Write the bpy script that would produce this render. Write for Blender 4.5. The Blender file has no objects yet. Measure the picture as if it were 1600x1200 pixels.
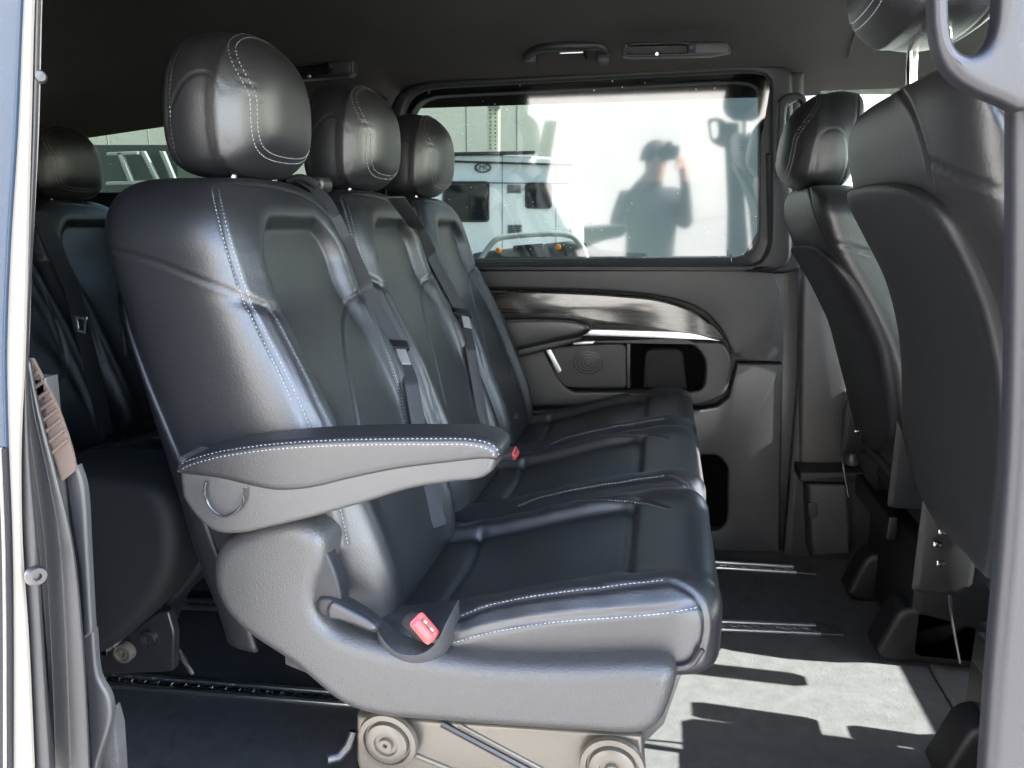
import bpy, math, random
import numpy as np
from mathutils import Vector
from mathutils.bvhtree import BVHTree

random.seed(7)
S = bpy.context.scene
COL = S.collection

# ------------------------------------------------------------------ camera
CAM = Vector((0.0, 0.0, 1.09))
YAW, PITCH, FOC = math.radians(11.5264), math.radians(12.2648), 1150.0     # focal length in pixels of a 1600 px wide frame
cd = bpy.data.cameras.new('camera'); cam = bpy.data.objects.new('camera', cd); COL.objects.link(cam)
cd.sensor_width = 36; cd.lens = FOC / 1600 * 36; cd.clip_start = .02; cd.clip_end = 2000
cam.location = CAM; cam.rotation_euler = (math.radians(90) - PITCH, 0, YAW)
S.camera = cam
# ------------------------------------------------------------------ light
SUN = Vector((.74, -.025, .665)).normalized()                  # towards the sun: high, ahead of the van and beyond it
W = bpy.data.worlds.new('World'); S.world = W; W.use_nodes = True
nt = W.node_tree; bg = nt.nodes['Background']; sk = nt.nodes.new('ShaderNodeTexSky')
sk.sky_type = 'NISHITA'; sk.sun_disc = False
sk.sun_elevation = math.asin(SUN.z); sk.sun_rotation = math.atan2(SUN.x, SUN.y)
nt.links.new(sk.outputs[0], bg.inputs[0]); bg.inputs[1].default_value = .15
sl = bpy.data.lights.new('sun', 'SUN'); so = bpy.data.objects.new('sun', sl); COL.objects.link(so)
sl.energy = 5.0; sl.angle = math.radians(.5); sl.color = (1, .965, .91)
so.rotation_euler = SUN.to_track_quat('Z', 'Y').to_euler(); so.location = (0, 0, 30)
S.view_settings.view_transform = 'Standard'; S.view_settings.look = 'None'
S.view_settings.exposure = 4.4; S.view_settings.gamma = 1
S.render.engine = 'CYCLES'
S.cycles.use_denoising = True
S.cycles.max_bounces = 10; S.cycles.diffuse_bounces = 6; S.cycles.glossy_bounces = 6; S.cycles.transparent_max_bounces = 12
S.cycles.sample_clamp_indirect = 6

# ------------------------------------------------------------------ measuring: a sight line meets a plane of the van
_f = Vector((-math.sin(YAW) * math.cos(PITCH), math.cos(YAW) * math.cos(PITCH), -math.sin(PITCH)))
_r = Vector((math.cos(YAW), math.sin(YAW), 0)); _d = _f.cross(_r)
def sight(px, py): return (_r * (px - 800) + _d * (py - 600) + _f * FOC)
def oy(px, py, Y): r = sight(px, py); return CAM + r * (Y / r.y)
def oz(px, py, Z): r = sight(px, py); return CAM + r * ((Z - CAM.z) / r.z)
def ox(px, py, X): r = sight(px, py); return CAM + r * (X / r.x)
def OY(pts, Y): return [oy(p[0], p[1], Y) for p in pts]

# ------------------------------------------------------------------ materials
def mat(name, col, rough=.5, metal=0., bump=None, spec=.5, coat=0., var=None, sheen=0.):
    """bump: list of (kind, scale, strength, distance); var: (scale, colour2, contrast)"""
    m = bpy.data.materials.new(name); m.use_nodes = True
    N, L = m.node_tree.nodes, m.node_tree.links
    b = N['Principled BSDF']
    b.inputs['Base Color'].default_value = (*col, 1); b.inputs['Roughness'].default_value = rough
    b.inputs['Metallic'].default_value = metal; b.inputs['Specular IOR Level'].default_value = spec
    b.inputs['Coat Weight'].default_value = coat; b.inputs['Coat Roughness'].default_value = .08
    b.inputs['Sheen Weight'].default_value = sheen
    tc = N.new('ShaderNodeTexCoord')
    if var:
        n = N.new('ShaderNodeTexNoise'); n.inputs['Scale'].default_value = var[0]; n.inputs['Detail'].default_value = 5
        L.new(tc.outputs['Object'], n.inputs['Vector'])
        r = N.new('ShaderNodeValToRGB'); r.color_ramp.elements[0].position = .5 - var[2]; r.color_ramp.elements[1].position = .5 + var[2]
        r.color_ramp.elements[0].color = (*col, 1); r.color_ramp.elements[1].color = (*var[1], 1)
        L.new(n.outputs[0], r.inputs[0]); L.new(r.outputs[0], b.inputs['Base Color'])
    prev = None
    for kind, scale, st, dist in (bump or []):
        if kind == 'v':
            t = N.new('ShaderNodeTexVoronoi'); t.feature = 'SMOOTH_F1'; t.inputs['Smoothness'].default_value = .4; out = t.outputs['Distance']
        else:
            t = N.new('ShaderNodeTexNoise'); t.inputs['Detail'].default_value = 3; out = t.outputs[0]
        t.inputs['Scale'].default_value = scale; L.new(tc.outputs['Object'], t.inputs['Vector'])
        bp = N.new('ShaderNodeBump'); bp.inputs['Strength'].default_value = st; bp.inputs['Distance'].default_value = dist
        L.new(out, bp.inputs['Height'])
        if prev: L.new(prev.outputs[0], bp.inputs['Normal'])
        prev = bp
    if prev: L.new(prev.outputs[0], b.inputs['Normal'])
    return m
LEATHER = mat('black_leather', (.0088, .0088, .0102), .43, bump=[('n', 9, .03, .006), ('n', 34, .035, .003), ('v', 330, .18, .0010)], spec=.68)
LEATHER_FLAT = mat('black_smooth_leather', (.0085, .0085, .0098), .40, bump=[('n', 10, .05, .006), ('n', 700, .06, .0005)], spec=.6)
PLASTIC = mat('black_grained_plastic', (.0095, .010, .0118), .45, bump=[('v', 600, .2, .0007)], spec=.27)
PLASTIC_D = mat('charcoal_door_plastic', (.016, .017, .019), .52, bump=[('v', 800, .15, .0005)])
PLASTIC_G = mat('grey_pillar_plastic', (.010, .010, .013), .42, bump=[('v', 800, .12, .0005)])
SHELL = mat('seat_shell_plastic', (.028, .0275, .027), .44, bump=[('v', 420, .45, .0011)])
ARMPL = mat('armrest_plastic', (.034, .0335, .033), .42, bump=[('v', 600, .25, .0007)])
BLACK = mat('black_metal', (.012, .012, .013), .3, spec=.5)
RUBBER = mat('black_rubber', (.018, .018, .019), .55, bump=[('n', 300, .1, .001)])
SEAL = mat('grey_door_seal', (.0075, .0082, .0095), .45, bump=[('n', 300, .12, .001)])
CARPET = mat('black_carpet', (.037, .037, .039), .95, bump=[('n', 900, .9, .004), ('n', 60, .3, .004)], spec=.12, var=(26, (.050, .050, .052), .2))
HEADLINER = mat('dark_headliner_cloth', (.027, .0258, .0242), .95, bump=[('n', 600, .9, .002), ('n', 6, .2, .02)], spec=.1, var=(5, (.034, .032, .030), .3))
CHROME = mat('chrome', (.8, .8, .8), .12, 1.)
ALU = mat('aluminium', (.55, .56, .58), .35, 1., bump=[('n', 400, .1, .0005)])
BASEMETAL = mat('painted_seat_base', (.075, .066, .054), .32, .3, bump=[('n', 300, .15, .0008)])
THREAD = mat('pale_thread', (.20, .205, .215), .7)
GREYTHREAD = mat('grey_thread', (.08, .085, .095), .7)
WEB = mat('seat_belt_webbing', (.021, .0215, .024), .6, bump=[('n', 500, .5, .0012)], spec=.3)
RED = mat('red_plastic', (.27, .022, .02), .45)
BELT_CASE = mat('buckle_plastic', (.03, .03, .031), .42, bump=[('v', 700, .2, .0006)])
WHITEPAINT = mat('cream_door_jamb_paint', (.125, .113, .098), .4, spec=.3)
BLUEPAINT = mat('dark_glossy_body_paint', (.010, .02, .036), .15, spec=.35)
WHITE = mat('white_caravan_panel', (.72, .73, .72), .4)
PALE = mat('pale_rendered_wall', (.53, .505, .455), .85, bump=[('n', 40, .4, .01)], var=(1.6, (.44, .42, .39), .25))
PALE2 = mat('pale_green_grey_cladding', (.66, .62, .50), .8, var=(1.2, (.60, .56, .46), .3))
BACKDROP = mat('blue_grey_backdrop', (.20, .225, .235), .7, var=(2, (.17, .19, .20), .3))
DARKGLASS = mat('dark_caravan_window', (.015, .017, .02), .08)
CONCRETE = mat('concrete_ground', (.262, .25, .236), .9, bump=[('n', 30, .5, .01)], var=(3, (.205, .196, .185), .25))
BROWN = mat('brown_ribbed_cloth', (.045, .030, .023), .9, bump=[('n', 500, .4, .001)])
OUTDARK = mat('dark_green_vehicle_paint', (.02, .028, .026), .35)
OUTGREY = mat('grey_frame_paint', (.25, .27, .26), .5)
CREAMPOST = mat('cream_post_paint', (.62, .58, .42), .6)
ORANGE = mat('amber_lens', (.5, .16, .02), .3)
CLOTH = mat('dark_jacket', (.03, .032, .04), .9); SKIN = mat('skin', (.42, .26, .19), .55); HAIR = mat('brown_hair', (.03, .02, .015), .6)
JEANS = mat('blue_jeans', (.04, .06, .11), .9)

CAVITY = mat('dark_recess_shade', (.002, .002, .0022), .95, spec=.03)  # near-black colour puts the shade of the door's recesses into the material
BLACKM = mat('matt_black_steel', (.005, .005, .0055), .5, spec=.22)
PAINT_LOW = mat('dark_lower_body_paint', (.006, .007, .009), .3, spec=.15)
CLOTHSEAT = mat('matt_black_seat_side', (.007, .007, .008), .7, bump=[('n', 400, .15, .001)], spec=.25)

def wood():
    m = mat('glossy_dark_wood', (.02, .017, .015), .14, coat=.35)
    N, L = m.node_tree.nodes, m.node_tree.links; b = N['Principled BSDF']
    tc = N.new('ShaderNodeTexCoord'); mp = N.new('ShaderNodeMapping'); mp.inputs['Scale'].default_value = (2.2, 3, 34)
    n = N.new('ShaderNodeTexNoise'); n.inputs['Scale'].default_value = 1.6; n.inputs['Detail'].default_value = 6; n.inputs['Distortion'].default_value = .6
    r = N.new('ShaderNodeValToRGB'); r.color_ramp.elements[0].position = .38; r.color_ramp.elements[1].position = .66
    r.color_ramp.elements[0].color = (.010, .009, .009, 1); r.color_ramp.elements[1].color = (.05, .046, .042, 1)
    L.new(tc.outputs['Object'], mp.inputs[0]); L.new(mp.outputs[0], n.inputs['Vector']); L.new(n.outputs[0], r.inputs[0]); L.new(r.outputs[0], b.inputs['Base Color'])
    return m
WOOD = wood()

def glass(name, tint, refl):
    m = bpy.data.materials.new(name); m.use_nodes = True; N, L = m.node_tree.nodes, m.node_tree.links
    N.remove(N['Principled BSDF']); o = N['Material Output']
    t = N.new('ShaderNodeBsdfTransparent'); t.inputs[0].default_value = (*tint, 1)
    g = N.new('ShaderNodeBsdfGlossy'); g.inputs['Roughness'].default_value = .05; g.inputs[0].default_value = (1, 1, 1, 1)
    # tiny dried rain spots
    tc = N.new('ShaderNodeTexCoord'); v = N.new('ShaderNodeTexVoronoi'); v.inputs['Scale'].default_value = 46
    L.new(tc.outputs['Object'], v.inputs['Vector'])
    w = N.new('ShaderNodeTexWhiteNoise'); L.new(v.outputs['Color'], w.inputs['Vector'])
    th = N.new('ShaderNodeMath'); th.operation = 'MULTIPLY'; L.new(w.outputs['Value'], th.inputs[0]); th.inputs[1].default_value = .11
    lt = N.new('ShaderNodeMath'); lt.operation = 'LESS_THAN'; L.new(v.outputs['Distance'], lt.inputs[0]); L.new(th.outputs[0], lt.inputs[1])
    am = N.new('ShaderNodeMath'); am.operation = 'MULTIPLY'; L.new(lt.outputs[0], am.inputs[0]); am.inputs[1].default_value = .55
    d = N.new('ShaderNodeBsdfDiffuse'); d.inputs[0].default_value = (.55, .55, .5, 1)
    x1 = N.new('ShaderNodeMixShader'); x1.inputs[0].default_value = refl; L.new(t.outputs[0], x1.inputs[1]); L.new(g.outputs[0], x1.inputs[2])
    x2 = N.new('ShaderNodeMixShader'); L.new(am.outputs[0], x2.inputs[0]); L.new(x1.outputs[0], x2.inputs[1]); L.new(d.outputs[0], x2.inputs[2])
    L.new(x2.outputs[0], o.inputs[0]); return m
GLASS = glass('tinted_side_glass', (.080, .096, .085), .086)
GLASS_R = glass('dark_tinted_glass', (.085, .10, .082), .05)
GLASS_F = glass('clear_windscreen', (.80, .86, .82), .06)

def grille_mat():
    m = mat('speaker_mesh_metal', (.03, .03, .032), .6, .0, spec=.4)
    N, L = m.node_tree.nodes, m.node_tree.links; b = N['Principled BSDF']
    tc = N.new('ShaderNodeTexCoord'); v = N.new('ShaderNodeTexVoronoi'); v.inputs['Scale'].default_value = 230; v.inputs['Randomness'].default_value = 0
    L.new(tc.outputs['Object'], v.inputs['Vector'])
    r = N.new('ShaderNodeValToRGB'); r.color_ramp.elements[0].position = .3; r.color_ramp.elements[1].position = .42
    r.color_ramp.elements[0].color = (.004, .004, .004, 1); r.color_ramp.elements[1].color = (.03, .03, .032, 1)
    L.new(v.outputs['Distance'], r.inputs[0]); L.new(r.outputs[0], b.inputs['Base Color']); return m
GRILLE = grille_mat()

# ------------------------------------------------------------------ mesh helpers
def put(o, parent=None):
    COL.objects.link(o)
    if parent is not None:
        o.parent = parent
        p = wloc(parent); o.location = -p
    return o
_w = {}
def wloc(o): return _w.get(o.name, Vector((0, 0, 0)))
def thing(name, label, cat, loc=(0, 0, 0), group=None):
    o = bpy.data.objects.new(name, None); COL.objects.link(o); o.location = loc; o.empty_display_size = .05
    _w[o.name] = Vector(loc); o['label'] = label; o['category'] = cat
    if group: o['group'] = group
    return o
def tag(o, label, cat, group=None):
    o['label'] = label; o['category'] = cat
    if group: o['group'] = group
    return o
def mesh(name, V, F, m, parent=None, sharp=40, smooth=True):
    me = bpy.data.meshes.new(name); me.from_pydata([tuple(v) for v in V], [], [tuple(f) for f in F]); me.update()
    return finish(name, me, m, parent, sharp, smooth)
def finish(name, me, m, parent=None, sharp=40, smooth=True):
    import bmesh
    bm = bmesh.new(); bm.from_mesh(me); bmesh.ops.recalc_face_normals(bm, faces=bm.faces); bm.to_mesh(me); bm.free()
    if smooth:
        me.shade_smooth()
        if sharp: me.set_sharp_from_angle(angle=math.radians(sharp))
        for p in me.polygons:
            if p.loop_total > 24: p.use_smooth = False
    me.materials.append(m)
    o = bpy.data.objects.new(name, me); COL.objects.link(o)
    if parent is not None:
        o.parent = parent
        r = parent; p = Vector((0, 0, 0))
        while r is not None: p += r.location; r = r.parent
        o.location = -p
    return o
class MB:
    def __init__(s): s.V = []; s.F = []
    def add(s, V, F):
        n = len(s.V); s.V += [tuple(v) for v in V]; s.F += [tuple(i + n for i in f) for f in F]
    def build(s, name, m, parent=None, sharp=40): return mesh(name, s.V, s.F, m, parent, sharp)
def cr(P, n=80, closed=False):
    """smooth curve through the points (centripetal Catmull-Rom), n points evenly spread"""
    P = [np.array(p, float) for p in P]; N = len(P); out = []
    Q = [P[-1]] + P + [P[0], P[1]] if closed else [2 * P[0] - P[1]] + P + [2 * P[-1] - P[-2]]
    for i in range(N if closed else N - 1):
        p0, p1, p2, p3 = Q[i:i + 4]
        t0 = 0; t1 = t0 + max(np.linalg.norm(p1 - p0), 1e-9) ** .5; t2 = t1 + max(np.linalg.norm(p2 - p1), 1e-9) ** .5; t3 = t2 + max(np.linalg.norm(p3 - p2), 1e-9) ** .5
        for t in np.linspace(t1, t2, 14, endpoint=False):
            a1 = (t1 - t) / (t1 - t0) * p0 + (t - t0) / (t1 - t0) * p1; a2 = (t2 - t) / (t2 - t1) * p1 + (t - t1) / (t2 - t1) * p2
            a3 = (t3 - t) / (t3 - t2) * p2 + (t - t2) / (t3 - t2) * p3
            b1 = (t2 - t) / (t2 - t0) * a1 + (t - t0) / (t2 - t0) * a2; b2 = (t3 - t) / (t3 - t1) * a2 + (t - t1) / (t3 - t1) * a3
            out.append((t2 - t) / (t2 - t1) * b1 + (t - t1) / (t2 - t1) * b2)
    out.append(P[0] if closed else P[-1])
    A = np.array(out); d = np.r_[0, np.cumsum(np.linalg.norm(np.diff(A, axis=0), axis=1))]
    s = np.linspace(0, d[-1], n, endpoint=not closed)
    return np.stack([np.interp(s, d, A[:, k]) for k in range(A.shape[1])], 1)
def rp(P, r, seg=5):
    """closed polygon with rounded corners (2D or 3D); r one value or one per corner"""
    P = [np.array(p, float) for p in P]; n = len(P); out = []
    for i in range(n):
        a, b, c = P[i - 1], P[i], P[(i + 1) % n]; rr = r[i] if hasattr(r, '__len__') else r
        u, v = a - b, c - b; lu, lv = np.linalg.norm(u), np.linalg.norm(v); q = min(rr, lu * .45, lv * .45)
        if q < 1e-6: out.append(b); continue
        s, e = b + u / lu * q, b + v / lv * q
        for t in np.linspace(0, 1, seg + 1): out.append((1 - t) ** 2 * s + 2 * t * (1 - t) * b + t * t * e)
    return np.array(out)
def inset(P, d, nrm):
    """P: (n,3) outline in a plane with normal nrm; move inwards by d"""
    a = np.roll(P, 1, 0); c = np.roll(P, -1, 0); nrm = np.array(nrm, float)
    def un(v): return v / np.maximum(np.linalg.norm(v, axis=1, keepdims=True), 1e-9)
    n1 = np.cross(nrm, un(P - a)); n2 = np.cross(nrm, un(c - P)); m = un(n1 + n2)
    k = np.clip((m * n1).sum(1, keepdims=True), .4, 1)
    area = np.cross(P - P.mean(0), c - P.mean(0)).sum(0) @ nrm
    return P + m * (d / k) * (1 if area > 0 else -1)
def slab(name, P, thick, bevel, m, parent=None, nrm=(0, 1, 0), seg=4, dome=0., back=True, sharp=40, mb=None):
    """plate with rounded front edge: P is the outline on its front face, nrm points from the front to the back"""
    P = np.array([tuple(p) for p in P], float); nv = np.array(nrm, float); nv /= np.linalg.norm(nv); n = len(P)
    V, F = [], []; rings = []
    cen = inset(P, bevel, nv)
    if dome:
        c = cen.mean(0)
        for k, t in ((4, .25), (3, .5), (2, .75)):
            rings.append(c + (cen - c) * (1 - (k / 4) * .75) - nv * dome * (1 - ((1 - (k / 4) * .75)) ** 2))
    def ins(d):
        if bevel < .011: return inset(P, d, nv)
        Q = P.copy(); m_ = max(1, int(d / .003))
        for _ in range(m_ if d > 0 else 0):
            Q = inset(Q, d / m_, nv); Q = Q * .5 + (np.roll(Q, 1, 0) + np.roll(Q, -1, 0)) * .25
        return Q
    for a in np.linspace(0, math.pi / 2, seg + 1):
        rings.append(ins(bevel * (1 - math.sin(a))) + nv * bevel * (1 - math.cos(a)))
    b2 = min(bevel * .5, thick * .3)
    rings.append(P + nv * (thick - b2)); rings.append(inset(P, b2, nv) + nv * thick)
    for r in rings: V += [tuple(v) for v in r]
    for k in range(len(rings) - 1):
        for i in range(n):
            j = (i + 1) % n; F.append((k * n + i, k * n + j, (k + 1) * n + j, (k + 1) * n + i))
    if n > 24:
        from mathutils.geometry import delaunay_2d_cdt
        ex = np.cross(nv, (0, 0, 1) if abs(nv[2]) < .9 else (1, 0, 0)); ex /= np.linalg.norm(ex); ey = np.cross(nv, ex); R0 = rings[0]
        v2, _, f2, ov, _, _ = delaunay_2d_cdt([Vector((p @ ex, p @ ey)) for p in R0], [], [list(range(n))], 1, 1e-6)
        h = R0[0] @ nv if not dome else None; ids = []
        for q, src in zip(v2, ov):
            if len(src) and src[0] < n: ids.append(src[0])
            else: ids.append(len(V)); V.append(tuple(ex * q.x + ey * q.y + nv * (R0[0] @ nv)))
        F += [tuple(ids[k] for k in f) for f in f2 if len(set(ids[k] for k in f)) > 2]
    else: F.append(tuple(range(n))[::-1])
    F.append(tuple((len(rings) - 1) * n + i for i in range(n)))
    if mb is not None: mb.add(V, F); return
    return mesh(name, V, F, m, parent, sharp)
def frame(name, A, B, thick, bevel, m, parent=None, nrm=(0, 1, 0), seg=4, mb=None, inner_slope=0.):
    """ring between the outlines A (outer) and B (inner), same number of points"""
    A = np.array([tuple(p) for p in A], float); B = np.array([tuple(p) for p in B], float); nv = np.array(nrm, float); n = len(A)
    rings = [A + nv * thick, A + nv * bevel]
    for a in np.linspace(0, math.pi / 2, seg + 1)[1:]: rings.append(inset(A, bevel * (1 - math.cos(a)), nv) + nv * bevel * (1 - math.sin(a)))
    for a in np.linspace(math.pi / 2, 0, seg + 1): rings.append(inset(B, -bevel * (1 - math.cos(a)), nv) + nv * bevel * (1 - math.sin(a)))
    rings.append(inset(B, inner_slope, nv) + nv * thick)
    V = [tuple(v) for r in rings for v in r]; F = []
    R = len(rings)
    for k in range(R):
        k2 = (k + 1) % R
        for i in range(n):
            j = (i + 1) % n; F.append((k * n + i, k * n + j, k2 * n + j, k2 * n + i))
    if mb is not None: mb.add(V, F); return
    return mesh(name, V, F, m, parent)
def resamp(P, n):
    P = np.array([tuple(p) for p in P], float); Q = np.vstack([P, P[:1]]); d = np.r_[0, np.cumsum(np.linalg.norm(np.diff(Q, axis=0), axis=1))]
    s = np.linspace(0, d[-1], n, endpoint=False); return np.stack([np.interp(s, d, Q[:, k]) for k in range(3)], 1)
def frames_along(P):
    P = np.array([tuple(p) for p in P], float); T = np.gradient(P, axis=0); T /= np.maximum(np.linalg.norm(T, axis=1, keepdims=True), 1e-9); return P, T
def tube(P, r, seg=10, mb=None, name=None, m=None, parent=None, cap=True):
    P, T = frames_along(P); n = len(P); V = []; F = []
    up = np.array((.13, .21, .97)); rr = r if hasattr(r, '__len__') else [r] * n
    for i in range(n):
        a = np.cross(T[i], up); 
        if np.linalg.norm(a) < 1e-3: a = np.cross(T[i], (1, 0, 0))
        a /= np.linalg.norm(a); b = np.cross(T[i], a)
        for k in range(seg):
            q = 2 * math.pi * k / seg; V.append(P[i] + (a * math.cos(q) + b * math.sin(q)) * rr[i])
    for i in range(n - 1):
        for k in range(seg): F.append((i * seg + k, i * seg + (k + 1) % seg, (i + 1) * seg + (k + 1) % seg, (i + 1) * seg + k))
    if cap: F.append(tuple(range(seg))[::-1]); F.append(tuple((n - 1) * seg + k for k in range(seg)))
    if mb is not None: mb.add(V, F); return
    return mesh(name, V, F, m, parent)
def ribbon(P, wdir, width, thick, name, m, parent=None):
    """flat strap along P; wdir: across direction, one vector or one per point"""
    P, T = frames_along(P); n = len(P); wd = np.array(wdir, float); wd = np.tile(wd, (n, 1)) if wd.ndim == 1 else wd
    wd = wd - (wd * T).sum(1, keepdims=True) * T; wd /= np.linalg.norm(wd, axis=1, keepdims=True); nn = np.cross(T, wd)
    V, F = [], []
    prof = [(-.5, -.3), (-.46, -.5), (.46, -.5), (.5, -.3), (.5, .3), (.46, .5), (-.46, .5), (-.5, .3)]
    for i in range(n):
        for a, b in prof: V.append(P[i] + wd[i] * a * width + nn[i] * b * thick)
    k = len(prof)
    for i in range(n - 1):
        for j in range(k): F.append((i * k + j, i * k + (j + 1) % k, (i + 1) * k + (j + 1) % k, (i + 1) * k + j))
    F.append(tuple(range(k))[::-1]); F.append(tuple((n - 1) * k + j for j in range(k)))
    return mesh(name, V, F, m, parent)
def box(c, s, bev=.004, rot=None):
    c = np.array(c, float); h = np.array(s, float) / 2
    V = []; 
    pts = rp([(-h[0], -h[2]), (h[0], -h[2]), (h[0], h[2]), (-h[0], h[2])], bev, 3)
    n = len(pts); yy = [(-h[1], .75), (-h[1] + bev * .4, 0), (h[1] - bev * .4, 0), (h[1], .75)]
    for y, k in yy:
        f = np.array([(max(h[0] - bev * k, 1e-4)) / h[0], (max(h[2] - bev * k, 1e-4)) / h[2]])
        for p in pts: V.append((p[0] * f[0], y, p[1] * f[1]))
    F = [(r * n + i, r * n + (i + 1) % n, (r + 1) * n + (i + 1) % n, (r + 1) * n + i) for r in range(3) for i in range(n)]
    F += [tuple(range(n))[::-1], tuple(3 * n + i for i in range(n))]
    V = np.array(V)
    if rot is not None: V = V @ np.array(rot.to_matrix()).T
    return V + c, F
def disc(c, r, d, prof, axis=(0, -1, 0), seg=28):
    """turned boss: prof is a list of (radius factor, height factor) from rim to middle"""
    ax = Vector(axis).normalized(); q = ax.to_track_quat('Z', 'Y'); V, F = [], []
    for pr, ph in prof:
        for k in range(seg):
            a = 2 * math.pi * k / seg; V.append(Vector(c) + q @ Vector((math.cos(a) * r * pr, math.sin(a) * r * pr, ph * d)))
    for i in range(len(prof) - 1):
        for k in range(seg): F.append((i * seg + k, i * seg + (k + 1) % seg, (i + 1) * seg + (k + 1) % seg, (i + 1) * seg + k))
    F.append(tuple((len(prof) - 1) * seg + k for k in range(seg))); return V, F
BOSS = [(1, 0), (1, .8), (.94, 1), (.72, 1), (.68, .7), (.62, .7), (.58, .9), (.25, .9), (.22, .5), (.02, .5)]
# ---- soft upholstery: a lofted skin with relief, seams pressed in and stitches laid along them
def se_loop(n, e):
    t = np.linspace(0, 2 * math.pi, 1441); c, s = np.cos(t), np.sin(t)
    P = np.stack([np.sign(c) * abs(c) ** (2 / e), np.sign(s) * abs(s) ** (2 / e)], 1)
    return P
def loop_even(P, n):
    d = np.r_[0, np.cumsum(np.linalg.norm(np.diff(P, axis=0), axis=1))]; s = np.linspace(0, d[-1], n, endpoint=False)
    return np.stack([np.interp(s, d, P[:, k]) for k in range(2)], 1)
def sst(a, b, x): t = np.clip((x - a) / (b - a), 0, 1); return t * t * (3 - 2 * t)
class Skin:
    """grid of verts (R rings x n) with closed rings and capped ends"""
    def __init__(s, rings):
        s.R, s.n = rings.shape[:2]; s.V = rings.reshape(-1, 3).copy()
        R, n = s.R, s.n; i = np.arange(n); j = (i + 1) % n
        s.F = np.concatenate([np.stack([k * n + i, k * n + j, (k + 1) * n + j, (k + 1) * n + i], 1) for k in range(R - 1)])
        s.caps = [tuple(range(n))[::-1], tuple((R - 1) * n + q for q in range(n))]
        G = s.V[s.F]; c = s.V.mean(0)
        if np.einsum('ij,ij->i', G[:, 0] - c, np.cross(G[:, 1] - c, G[:, 2] - c)).sum() < 0:
            s.F = s.F[:, ::-1]; s.caps = [q[::-1] for q in s.caps]
        s.bvh_make(); s.bvh0 = s.bvh
    def faces(s): return [tuple(int(q) for q in f) for f in s.F] + s.caps
    def bvh_make(s): s.bvh = BVHTree.FromPolygons([tuple(v) for v in s.V], s.faces())
    def normals(s):
        G = s.V.reshape(s.R, s.n, 3); du = np.roll(G, -1, 1) - np.roll(G, 1, 1); dv = np.gradient(G, axis=0); N = np.cross(du, dv); N /= np.maximum(np.linalg.norm(N, axis=2, keepdims=True), 1e-12)
        N = N.reshape(-1, 3); c = s.V.mean(0)
        if ((s.V - c) * N).sum() < 0: N = -N
        return N
    def cast(s, px):
        """pixels of the photograph -> points on the skin"""
        out = []
        for p in cr(px, 60):
            h = s.bvh.ray_cast(CAM, sight(*p).normalized())
            if h[0] is not None: out.append(tuple(h[0]))
        return out
    def near(s, P):
        L, N = [], []
        for p in P:
            h = s.bvh.find_nearest(Vector(tuple(p)))
            L.append(tuple(h[0])); N.append(tuple(h[1]))
        return np.array(L), np.array(N)
    def groove(s, lines, depth=.003, width=.0032):
        N = s.normals(); D = np.full(len(s.V), 9.)
        for P in lines:
            P = np.array(P); lo, hi = P.min(0) - .02, P.max(0) + .02
            idx = np.where(((s.V > lo) & (s.V < hi)).all(1))[0]
            if not len(idx): continue
            X = s.V[idx]
            for a in range(0, len(idx), 4000):
                Y = X[a:a + 4000]; dd = np.sqrt(((Y[:, None, :] - P[None]) ** 2).sum(2)).min(1)
                D[idx[a:a + 4000]] = np.minimum(D[idx[a:a + 4000]], dd)
        s.V -= N * (depth * np.exp(-(D / width) ** 2) - .18 * depth * np.exp(-((D - 2.8 * width) / (1.8 * width)) ** 2))[:, None]
    def obj(s, name, m, parent=None): return mesh(name, s.V, s.faces(), m, parent, None)
def mavg(A, k):
    if len(A) < 2 * k + 3: return A
    P = np.vstack([np.repeat(A[:1], k, 0), A, np.repeat(A[-1:], k, 0)]); w = np.hanning(2 * k + 3)[1:-1]; w /= w.sum()
    return np.stack([np.convolve(P[:, j], w, 'valid') for j in range(3)], 1)
def near0(skin, P):
    b = getattr(skin, 'bvh0', skin.bvh); L, N = [], []
    for p in P:
        h = b.find_nearest(Vector(tuple(p))); L.append(tuple(h[0])); N.append(tuple(h[1]))
    return np.array(L), np.array(N)
def seam_path(skin, P, step=.0012):
    if len(P) < 2: return np.zeros((0, 3)), np.zeros((0, 3))
    P = np.array(P); Q = cr(P, 90); Q = mavg(Q, 5); L = np.linalg.norm(np.diff(Q, axis=0), axis=1).sum(); Q = cr(Q, max(8, int(L / step))); P, N = near0(skin, Q); return mavg(P, 8), N
def stitch(mb, skin, path, off=0., L=.0044, gap=.0022, w=.0010, lift=.0003):
    if len(path) < 30: return
    P, N = near0(skin, path); P = mavg(P, 6); N = mavg(N, 20); T = np.gradient(P, axis=0); T /= np.maximum(np.linalg.norm(T, axis=1, keepdims=True), 1e-9); B = np.cross(N, T); B /= np.maximum(np.linalg.norm(B, axis=1, keepdims=True), 1e-9)
    if off: P, _ = near0(skin, P + B * off); P = mavg(P, 6); P = P - N * .0006
    d = np.r_[0, np.cumsum(np.linalg.norm(np.diff(P, axis=0), axis=1))]; s = 0.
    while s + L < d[-1]:
        i0 = np.searchsorted(d, s); i1 = min(np.searchsorted(d, s + L), len(P) - 1); im = (i0 + i1) // 2
        a, b, c = P[i0] + N[i0] * lift * .2, P[i1] + N[i1] * lift * .2, P[im] + N[im] * (lift + w)
        bb = B[im] * w; V = [a - bb * .5, a + bb * .5, b + bb * .5, b - bb * .5, c - bb * .7, c + bb * .7]
        mb.add(V, [(0, 4, 5, 1), (3, 2, 5, 4), (0, 3, 4), (1, 5, 2)]); s += L + gap
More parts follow.
